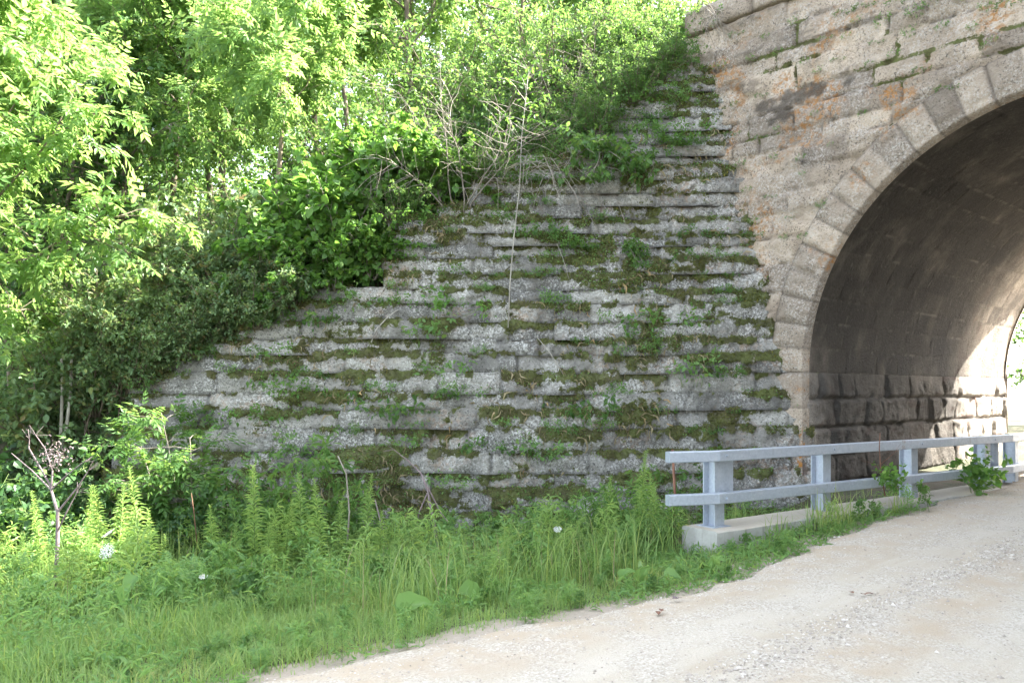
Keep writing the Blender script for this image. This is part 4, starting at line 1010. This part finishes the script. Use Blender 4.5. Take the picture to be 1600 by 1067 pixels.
# burdock leaves, big and pale
def bigleaf(label, px, py, Y, sz, d, seed, n=1):
    q = P(px, py, Y); base = front(px, 0, Y); t = thing('burdock', label, 'weed', base); r = np.random.default_rng(seed); s = MB()
    for i in range(n):
        # a wavy leaf blade
        u = np.linspace(0, 1, 12); v = np.linspace(-1, 1, 9); U, V = np.meshgrid(u, v); wd = .36 * np.sin(pi * np.clip(U, .02, 1) ** .75) ** .7
        L = np.stack([U, V * wd, -.45 * U ** 2 + .9 * wd * np.abs(V) ** 1.3 + .035 * np.sin(U * 19 + V * 3) * np.abs(V)], -1) * sz * r.uniform(.8, 1)
        dd = norm(np.array(d, float) + r.normal(size=3) * (.5 if i else 0)); up = norm(np.array([0, -.55, .8])); sd = norm(np.cross(up, dd)); w = np.cross(dd, sd)
        o = q - base + (r.normal(size=3) * .08 if i else 0); G = o + L[..., 0:1] * dd + L[..., 1:2] * sd + L[..., 2:3] * w; b = MB(); b.grid(G); b.obj('leaf', M_WEED, t, True)
        s.tube(np.array([np.zeros(3), o * .6, o]), .006, 5)
    s.obj('stem', M_STEM, t)
bigleaf('large pale burdock leaf folded near the verge grass', 622, 958, 6.25, .30, (.8, .3, .45), 1)
bigleaf('large burdock leaf spread flat right of the folded one', 716, 925, 6.85, .30, (.85, .1, -.15), 2)
bigleaf('yellowish broad leaf among the weeds at the left', 205, 915, 6.7, .22, (-.3, -.3, -.7), 3, 2)
bigleaf('cluster of broad dock leaves at the verge left of the footing', 1000, 908, 7.25, .16, (.2, -.4, .8), 4, 7)
bigleaf('dock leaves at the edge of the gravel in front of the footing', 1115, 885, 7.55, .13, (.2, -.4, .8), 5, 6)
# vine weed growing through the guard rail
pv = shrub(310, .85, 9, .5, 6, .22, 5, droop=.3, arch=.3, r0=.005, el=(.9, 1.5))
rv = build(pv, 'vine', 'leafy green vine climbing the guard rail near the round post', 'vine', P(1527, 778, 11.35), HEART, .105, M_VINE, M_STEM, None, .5, crown='foliage', wood='stems')
rv.scale = (.72,) * 3
again(rv, P(1392, 772, 10.25), 'small vine with bright leaves at the rail beside the thin dead stem', 2.0, .42)
again(LP[3], P(1452, 800, 10.2), 'leafy weed clump at the foot of the third rail post', 4.0, .6)
again(LP[0], P(1420, 806, 10.0), 'narrow weed clump left of the third rail post', 1.0, .5)
again(LP[3], P(1340, 822, 9.4), 'leafy weed hiding the curb between the second and third posts', 2.0, .5)
again(LP[1], P(1300, 838, 9.1), 'pale weed hiding the curb near the second post', 2.6, .42)

# ------------------------------------------------------------------ weeds on the ledges
LG = 'small weeds on the wall ledges'
pl = [shrub(320, .34, 8, 1.2, 4, .13, 6, droop=.4, arch=1.2, r0=.003, el=(.3, 1.3)), shrub(321, .42, 6, 1.0, 5, .15, 6, droop=.3, arch=.8, r0=.003, el=(.6, 1.4)), shrub(322, .25, 10, 1.6, 4, .10, 6, droop=.6, arch=1.8, r0=.002, el=(.1, 1.0))]
lw = []
LED = [(702, 495, 1.3, 'leafy weed with yellow leaves on the ledge left of the pale sapling'), (655, 545, 1.4, 'broad weed on the ledge under the curved dead branch'), (592, 640, 1.4, 'bushy weed on the ledge left of the mossy pads'),
       (445, 612, 1.1, 'bright weed on the ledge right of the leafy sapling'), (690, 600, 1.2, 'weed growing from the mossy ledge below the broad weed'), (925, 645, 1.4, 'wide bright weed on the lower ledges right of centre'),
       (1030, 510, 1.2, 'pale green weed on the ledge near the arch'), (1070, 605, 1.4, 'tall dark weed on the ledge near the arch foot'), (770, 700, 1.1, 'weed on the mossy ledge above the purple stalk'),
       (650, 355, 1.0, 'weed with heart leaves on the step left of the dead shrub'), (545, 490, 1.0, 'weed on the top ledge below the grape vine'), (480, 500, 1.1, 'weed spilling over the lower wall step'),
       (395, 665, 1.0, 'weed on the ledge right behind the leafy sapling'), (850, 725, 1.2, 'trailing weed on the low ledge left of the rail')]
for i, (px, py, sc, lb) in enumerate(LED):
    q = PW(px, py, .03); k = i % 3
    if i < 3: lw.append(build(pl[k], 'ledge_weed', lb, 'weed', q, OVATE, .06, (M_VINE, M_WEED, M_MID)[k], M_STEM, LG, crown='foliage', wood='stems', scale=sc))
    else: again(lw[k], q, lb, i * 1.7, sc * .95)
lr = np.random.default_rng(33)
for i in range(170):
    z = wz[lr.integers(1, len(wz) - 2)] - .02; xl = left_x(z); x = lr.uniform(xl + .2, 4.0 - .19 * z)
    if fbm(np.array([[x, z, 4.]]), .5, 2)[0] < -.35: continue
    again(lw[i % 3], (x, wall_y(z) - .03, z), 'tiny green weed tuft on a mossy ledge of the wall', lr.uniform(0, 6), lr.uniform(.3, 1.0) * (1.15 if z < 1 else .8))
# weeds in the joints of the bridge face
FG = 'weed tufts in the joints of the bridge face'
fr = np.random.default_rng(44)
FW = [(1320, 22, .5), (1385, 38, .6), (1430, 30, .6), (1405, 5, .6), (1460, 8, .6), (1500, 3, .5), (1290, 62, .4), (1220, 85, .4), (1175, 97, .4), (1310, 95, .35), (1400, 90, .45), (1280, 118, .4), (1480, 140, .5), (1255, 250, .4), (1180, 352, .5), (1178, 368, .6), (1258, 372, .4), (1285, 327, .45), (1205, 308, .35), (1350, 180, .3), (1215, 205, .3), (1152, 55, .45), (1200, 60, .3), (1340, 40, .4), (1370, 68, .35), (1150, 165, .3), (1520, 50, .4), (1235, 340, .25), (1300, 228, .25), (1255, 276, .3), (1350, 12, .5), (1475, 45, .4), (1540, 20, .5), (1575, 8, .5), (1260, 100, .35), (1420, 60, .5), (1365, 100, .4), (1325, 60, .35), (1240, 40, .4), (1190, 150, .35), (1275, 180, .3), (1210, 250, .35), (1190, 215, .35), (1170, 300, .4), (1225, 375, .35), (1440, 110, .4), (1550, 70, .4), (1130, 110, .5), (1145, 210, .45), (1160, 260, .45)]
def PF(px, py):      # a point on the bridge face seen at a pixel
    xp = (px - 800) / FPX; s = (xp * E[1] - E[0]) / (RB[0] - xp * RB[1]); X, Y = XY(s, -.03); return np.array([X, Y, EYE + (HOR - py) / FPX * Y])
for i, (px, py, sc) in enumerate(FW):
    again(lw[(i + 2) % 3], PF(px, py), 'small dark weed tuft in a joint of the pale bridge face', i * 2.1, sc * .6, FG)

# ------------------------------------------------------------------ moss tufts on the ledges
r = np.random.default_rng(55); idx = r.integers(0, len(moss_pts), 110000); b = MB()
pos = moss_pts[idx] + r.normal(size=(len(idx), 3)) * np.array([.014, .008, .010]); d = r.normal(size=pos.shape) * .7 + np.array([0, -.8, .35])
TRI = (np.array([(0, .22, 0), (0, -.22, 0), (1, 0, -.1)]), [np.array([(0, 1, 2)])])
put_leaves(b, TRI, pos, d, r.uniform(.014, .05, len(pos)), r, .8)
o = part(b, 'moss', M_MOSS, wing, False); o['kind'] = 'stuff'
# fine trailing ground ivy on the mossy ledges and dry grass
m2 = moss_pts[r.integers(0, len(moss_pts), 24000)]; kk = fbm(m2, 1.1, 4) > .02; m2 = m2[kk]; b = MB()
put_leaves(b, OVATE, m2 + np.array([0, -.02, .01]) + r.normal(size=m2.shape) * .02, r.normal(size=m2.shape) + np.array([0, -.7, -.1]), r.uniform(.018, .042, len(m2)), r, .6)
tag(b.obj('ledge_creeper', M_WEED), 'small leaved creeper trailing along the mossy ledges of the wall', 'creeper', kind='stuff')
m3 = moss_pts[r.integers(0, len(moss_pts), 5000)]; kk = fbm(m3 + 60, .8, 3) > .1; m3 = m3[kk]; b = MB()
put_leaves(b, T_fold(.012, .01, tip=-.5), m3, r.normal(size=m3.shape) * .5 + np.array([0, -.7, -.3]), r.uniform(.08, .2, len(m3)), r, .4)
tag(b.obj('dry_grass', M_STRAW), 'dry straw coloured grass hanging from the wall ledges', 'dry grass', kind='stuff')

# ------------------------------------------------------------------ verge: grass and low weeds
def blades(b, X, Y, Z, h, r, lean=.35, w=.004):
    n = len(X); a = r.uniform(0, 6.28, n); f = np.stack([np.cos(a), np.sin(a), np.zeros(n)], -1); sd = np.stack([-np.sin(a), np.cos(a), np.zeros(n)], -1)
    ln = np.abs(r.normal(size=n)) * lean; o = np.stack([X, Y, Z], -1); rows = []
    for t, ww in ((0, 1), (.4, .9), (.75, .6)):
        c = o + f * (ln * h * t * t)[:, None] + np.array([0, 0, 1.]) * (h * t * (1 - .25 * ln * t))[:, None]; k = sd * (w * ww * (.6 + h * 1.4))[:, None]; rows += [c - k, c + k]
    c = o + f * (ln * h * 1.1)[:, None] + np.array([0, 0, 1.]) * (h * (1 - .3 * ln))[:, None]; rows.append(c)
    V = np.stack(rows, 1).reshape(-1, 3); off = (np.arange(n) * 7)[:, None, None]
    b.add(V, [(np.array([(0, 1, 3, 2), (2, 3, 5, 4)])[None] + off).reshape(-1, 4), (np.array([(4, 5, 6)])[None] + off).reshape(-1, 3)])
r = np.random.default_rng(66)
n = 260000; X = r.uniform(-9, 8, n); Y = r.uniform(3.4, 12.2, n); s, q = SQ(X, Y); es = edge_s(X, Y)
o = es - s
dens = fbm(np.stack([X, Y, X * 0], -1), 1.6, 4)
foot = ((np.stack([X, Y], -1) - (rp[1] - rnrm * .1)) @ rnrm)
along = ((np.stack([X, Y], -1) - rp[1]) @ rd)
onfoot = (along > -.25) & (along < 5.8) & (np.abs(foot) < .27)
k = (o > -.12 + .45 * r.random(n) ** .6 * (.6 + .8 * (fbm(np.stack([X, Y, X * 0 + 2], -1), 3.5, 3) + .3))) & (Y < 11.9) & ~onfoot & ~((along > -.1) & (foot < 0) & (r.random(n) < .85)) & (dens > -.35 - .4 * sstep(.1, .8, o)) & (q < 1.2) & (r.random(n) < .35 + .65 * sstep(9.6, 6.5, Y))
X, Y, o = X[k], Y[k], o[k]
along = along[k]; foot = foot[k]
h = (.05 + .20 * ((along > .5) & (foot > 0) & (o > .2)) + .08 * sstep(.0, .5, o) + .13 * sstep(.7, 2.6, o)) * r.uniform(.45, 1.4, len(X)) * (.95 + .9 * fbm(np.stack([X, Y, X * 0 + 21], -1), 2.6, 3))
b = MB(); blades(b, X, Y, low_z(X, Y) - .02, h, r, .85)
tag(b.obj('grass', M_GRASS), kind='stuff')
# taller grass with drooping blades by the weeds
n = 9000; X = r.uniform(-8, 3, n); Y = r.uniform(6.5, 10.6, n); s, q = SQ(X, Y); o = edge_s(X, Y) - s; k = (o > 1.1) & (fbm(np.stack([X, Y, X * 0 + 5], -1), .9, 3) > -.1) & ~((Y > 9.3) & (X > -2.0) & (X < 0)); X, Y = X[k], Y[k]
b = MB(); blades(b, X, Y, low_z(X, Y) - .02, r.uniform(.3, .8, len(X)), r, .7, .0026); tag(b.obj('tall_grass', M_GRASS), kind='stuff')
n = 170; X = r.uniform(-6, 3, n); Y = r.uniform(6.5, 9.5, n); s, q = SQ(X, Y); o = edge_s(X, Y) - s; k = (o > 1.0); X, Y = X[k], Y[k]
b = MB(); blades(b, X, Y, low_z(X, Y), r.uniform(.35, .7, len(X)), r, .3, .0026); tag(b.obj('dry_stems', M_STRAW), 'dry straw stems standing among the green verge weeds', 'dry grass', kind='stuff')
# broad leaved low weeds
n = 95000; X = r.uniform(-9, 7.5, n); Y = r.uniform(3.6, 11.8, n); s, q = SQ(X, Y); o = edge_s(X, Y) - s
cl = fbm(np.stack([X, Y, X * 0 + 9], -1), 1.4, 4); along = ((np.stack([X, Y], -1) - rp[1]) @ rd); foot = ((np.stack([X, Y], -1) - (rp[1] - rnrm * .1)) @ rnrm)
strip = (along > -.6) & (along < 7.2) & (foot > 0)
k = (o > .05) & ((cl > .06 - .25 * sstep(1.2, 2.5, o)) | (strip & (cl > -.3))) & (q < 1.2) & ~((along > -.25) & (along < 5.8) & (np.abs(foot) < .25)); X, Y, o = X[k], Y[k], o[k]
Z = low_z(X, Y) + (.03 + .10 * sstep(.1, .8, o) + .60 * sstep(.9, 2.6, o) * np.clip(.55 + 1.5 * fbm(np.stack([X, Y, X * 0 + 31], -1), 1.7, 3), .15, 1.2)) * r.random(len(X)) ** .8
Z = np.where(Y > 10.5, low_z(X, Y) + (Z - low_z(X, Y)) * .55, Z); b = MB(); pos = np.stack([X, Y, Z], -1); kd = (fbm(pos, .9, 3) * 2.2 + r.random(len(X))) % 1.0
for tp, lo, hi, s0_, s1_ in ((LANCE, 0, .45, .05, .12), (OVATE, .45, .85, .022, .05), (NARROW, .85, 1.01, .05, .10)):
    m = (kd >= lo) & (kd < hi); put_leaves(b, tp, pos[m], r.normal(size=(m.sum(), 3)) * np.array([1, 1, .6]) + np.array([0, 0, .45]), r.uniform(s0_, s1_, m.sum()), r, .5)
tag(b.obj('low_weeds', M_WEED), kind='stuff')
# woodland floor plants on the embankment
n = 42000; X = r.uniform(-16, 3, n); Y = r.uniform(11.8, 24, n); Z = emb_z(X, Y); s, q = SQ(X, Y); k = (Z > -.8) & (s < -.9) & ((X < -6.1) | (Y > wall_y(Z) + .12)); X, Y, Z = X[k], Y[k], Z[k]
b = MB(); put_leaves(b, BROAD, np.stack([X, Y, Z + .75 * r.random(len(X)) ** 1.3], -1), r.normal(size=(len(X), 3)) + np.array([0, 0, .2]), r.uniform(.08, .16, len(X)), r, .5)
tag(b.obj('undergrowth', M_DARK), kind='stuff')
# pebbles: the loose windrow on the road, the edge, and scattered ones
n = 6000; p_ = r.uniform(1, 15, n); s_ = 3.38 + .05 * np.sin(p_ * .7) + r.normal(size=n) * .11
n2 = 7000; p2 = r.uniform(0, 15, n2); s2 = r.uniform(1.8, 6.4, n2); n3 = 2600; p3 = r.uniform(0, 14, n3); X3, Y3 = XY(np.full(n3, 1.9), p3 - p_E); s3 = edge_s(X3, Y3) + np.abs(r.normal(size=n3)) * .22 - .06
p_ = np.concatenate([p_, p2, p3]); s_ = np.concatenate([s_, s2, s3]); X, Y = XY(s_, p_ - p_E); n = len(X)
O = np.array([(1, 0, 0), (-1, 0, 0), (0, 1, 0), (0, -1, 0), (0, 0, .7), (0, 0, -.7)], float); OF = np.array([(0, 2, 4), (2, 1, 4), (1, 3, 4), (3, 0, 4), (2, 0, 5), (1, 2, 5), (3, 1, 5), (0, 3, 5)])
sz = r.uniform(.003, .009, n) * (1 + .25 * (np.arange(n) < 6000)) * (1 + 1.2 * (r.random(n) > .96)); V = O[None] * sz[:, None, None] * r.uniform(.6, 1.3, (n, 6, 1)); a = r.uniform(0, 6.28, n); ca, sa = np.cos(a)[:, None], np.sin(a)[:, None]
zz = road_z(X, Y) + .022 + .022 * np.exp(-((s_ - 3.38 - .05 * np.sin(p_ * .7)) / .16) ** 2) + .012 * fbm(np.stack([X, Y, X * 0], -1), 2.2, 4) - .03 * sstep(.35, 0, s_ - edge_s(X, Y))
G = np.stack([V[..., 0] * ca - V[..., 1] * sa + X[:, None], V[..., 0] * sa + V[..., 1] * ca + Y[:, None], V[..., 2] + zz[:, None]], -1)
b = MB(); b.add(G.reshape(-1, 3), (OF[None] + (np.arange(n) * 6)[:, None, None]).reshape(-1, 3)); tag(b.obj('loose_gravel', M_PEB), kind='stuff')

# a few fallen leaves on the gravel
for px, py, Y, m, lb in ((1031, 961, 5.93, M_RUST, 'reddish dead leaf lying on the gravel near the verge'), (1058, 939, 6.32, M_STALK, 'dark dry leaf scrap on the gravel below the footing'), (1345, 936, 6.4, M_RUST, 'brown leaf lying alone on the gravel right of centre')):
    X = (px - 800) / FPX * Y; b = MB(); q = np.random.default_rng(px); put_leaves(b, OVATE, np.zeros((3, 3)) + q.normal(size=(3, 3)) * np.array([.02, .02, .004]), q.normal(size=(3, 3)) * np.array([1, 1, .1]), .07, q, .2)
    tag(b.obj('fallen_leaf', m, None, False, (X, Y, float(road_z(np.array(X), np.array(Y))) + .045)), lb, 'leaf')
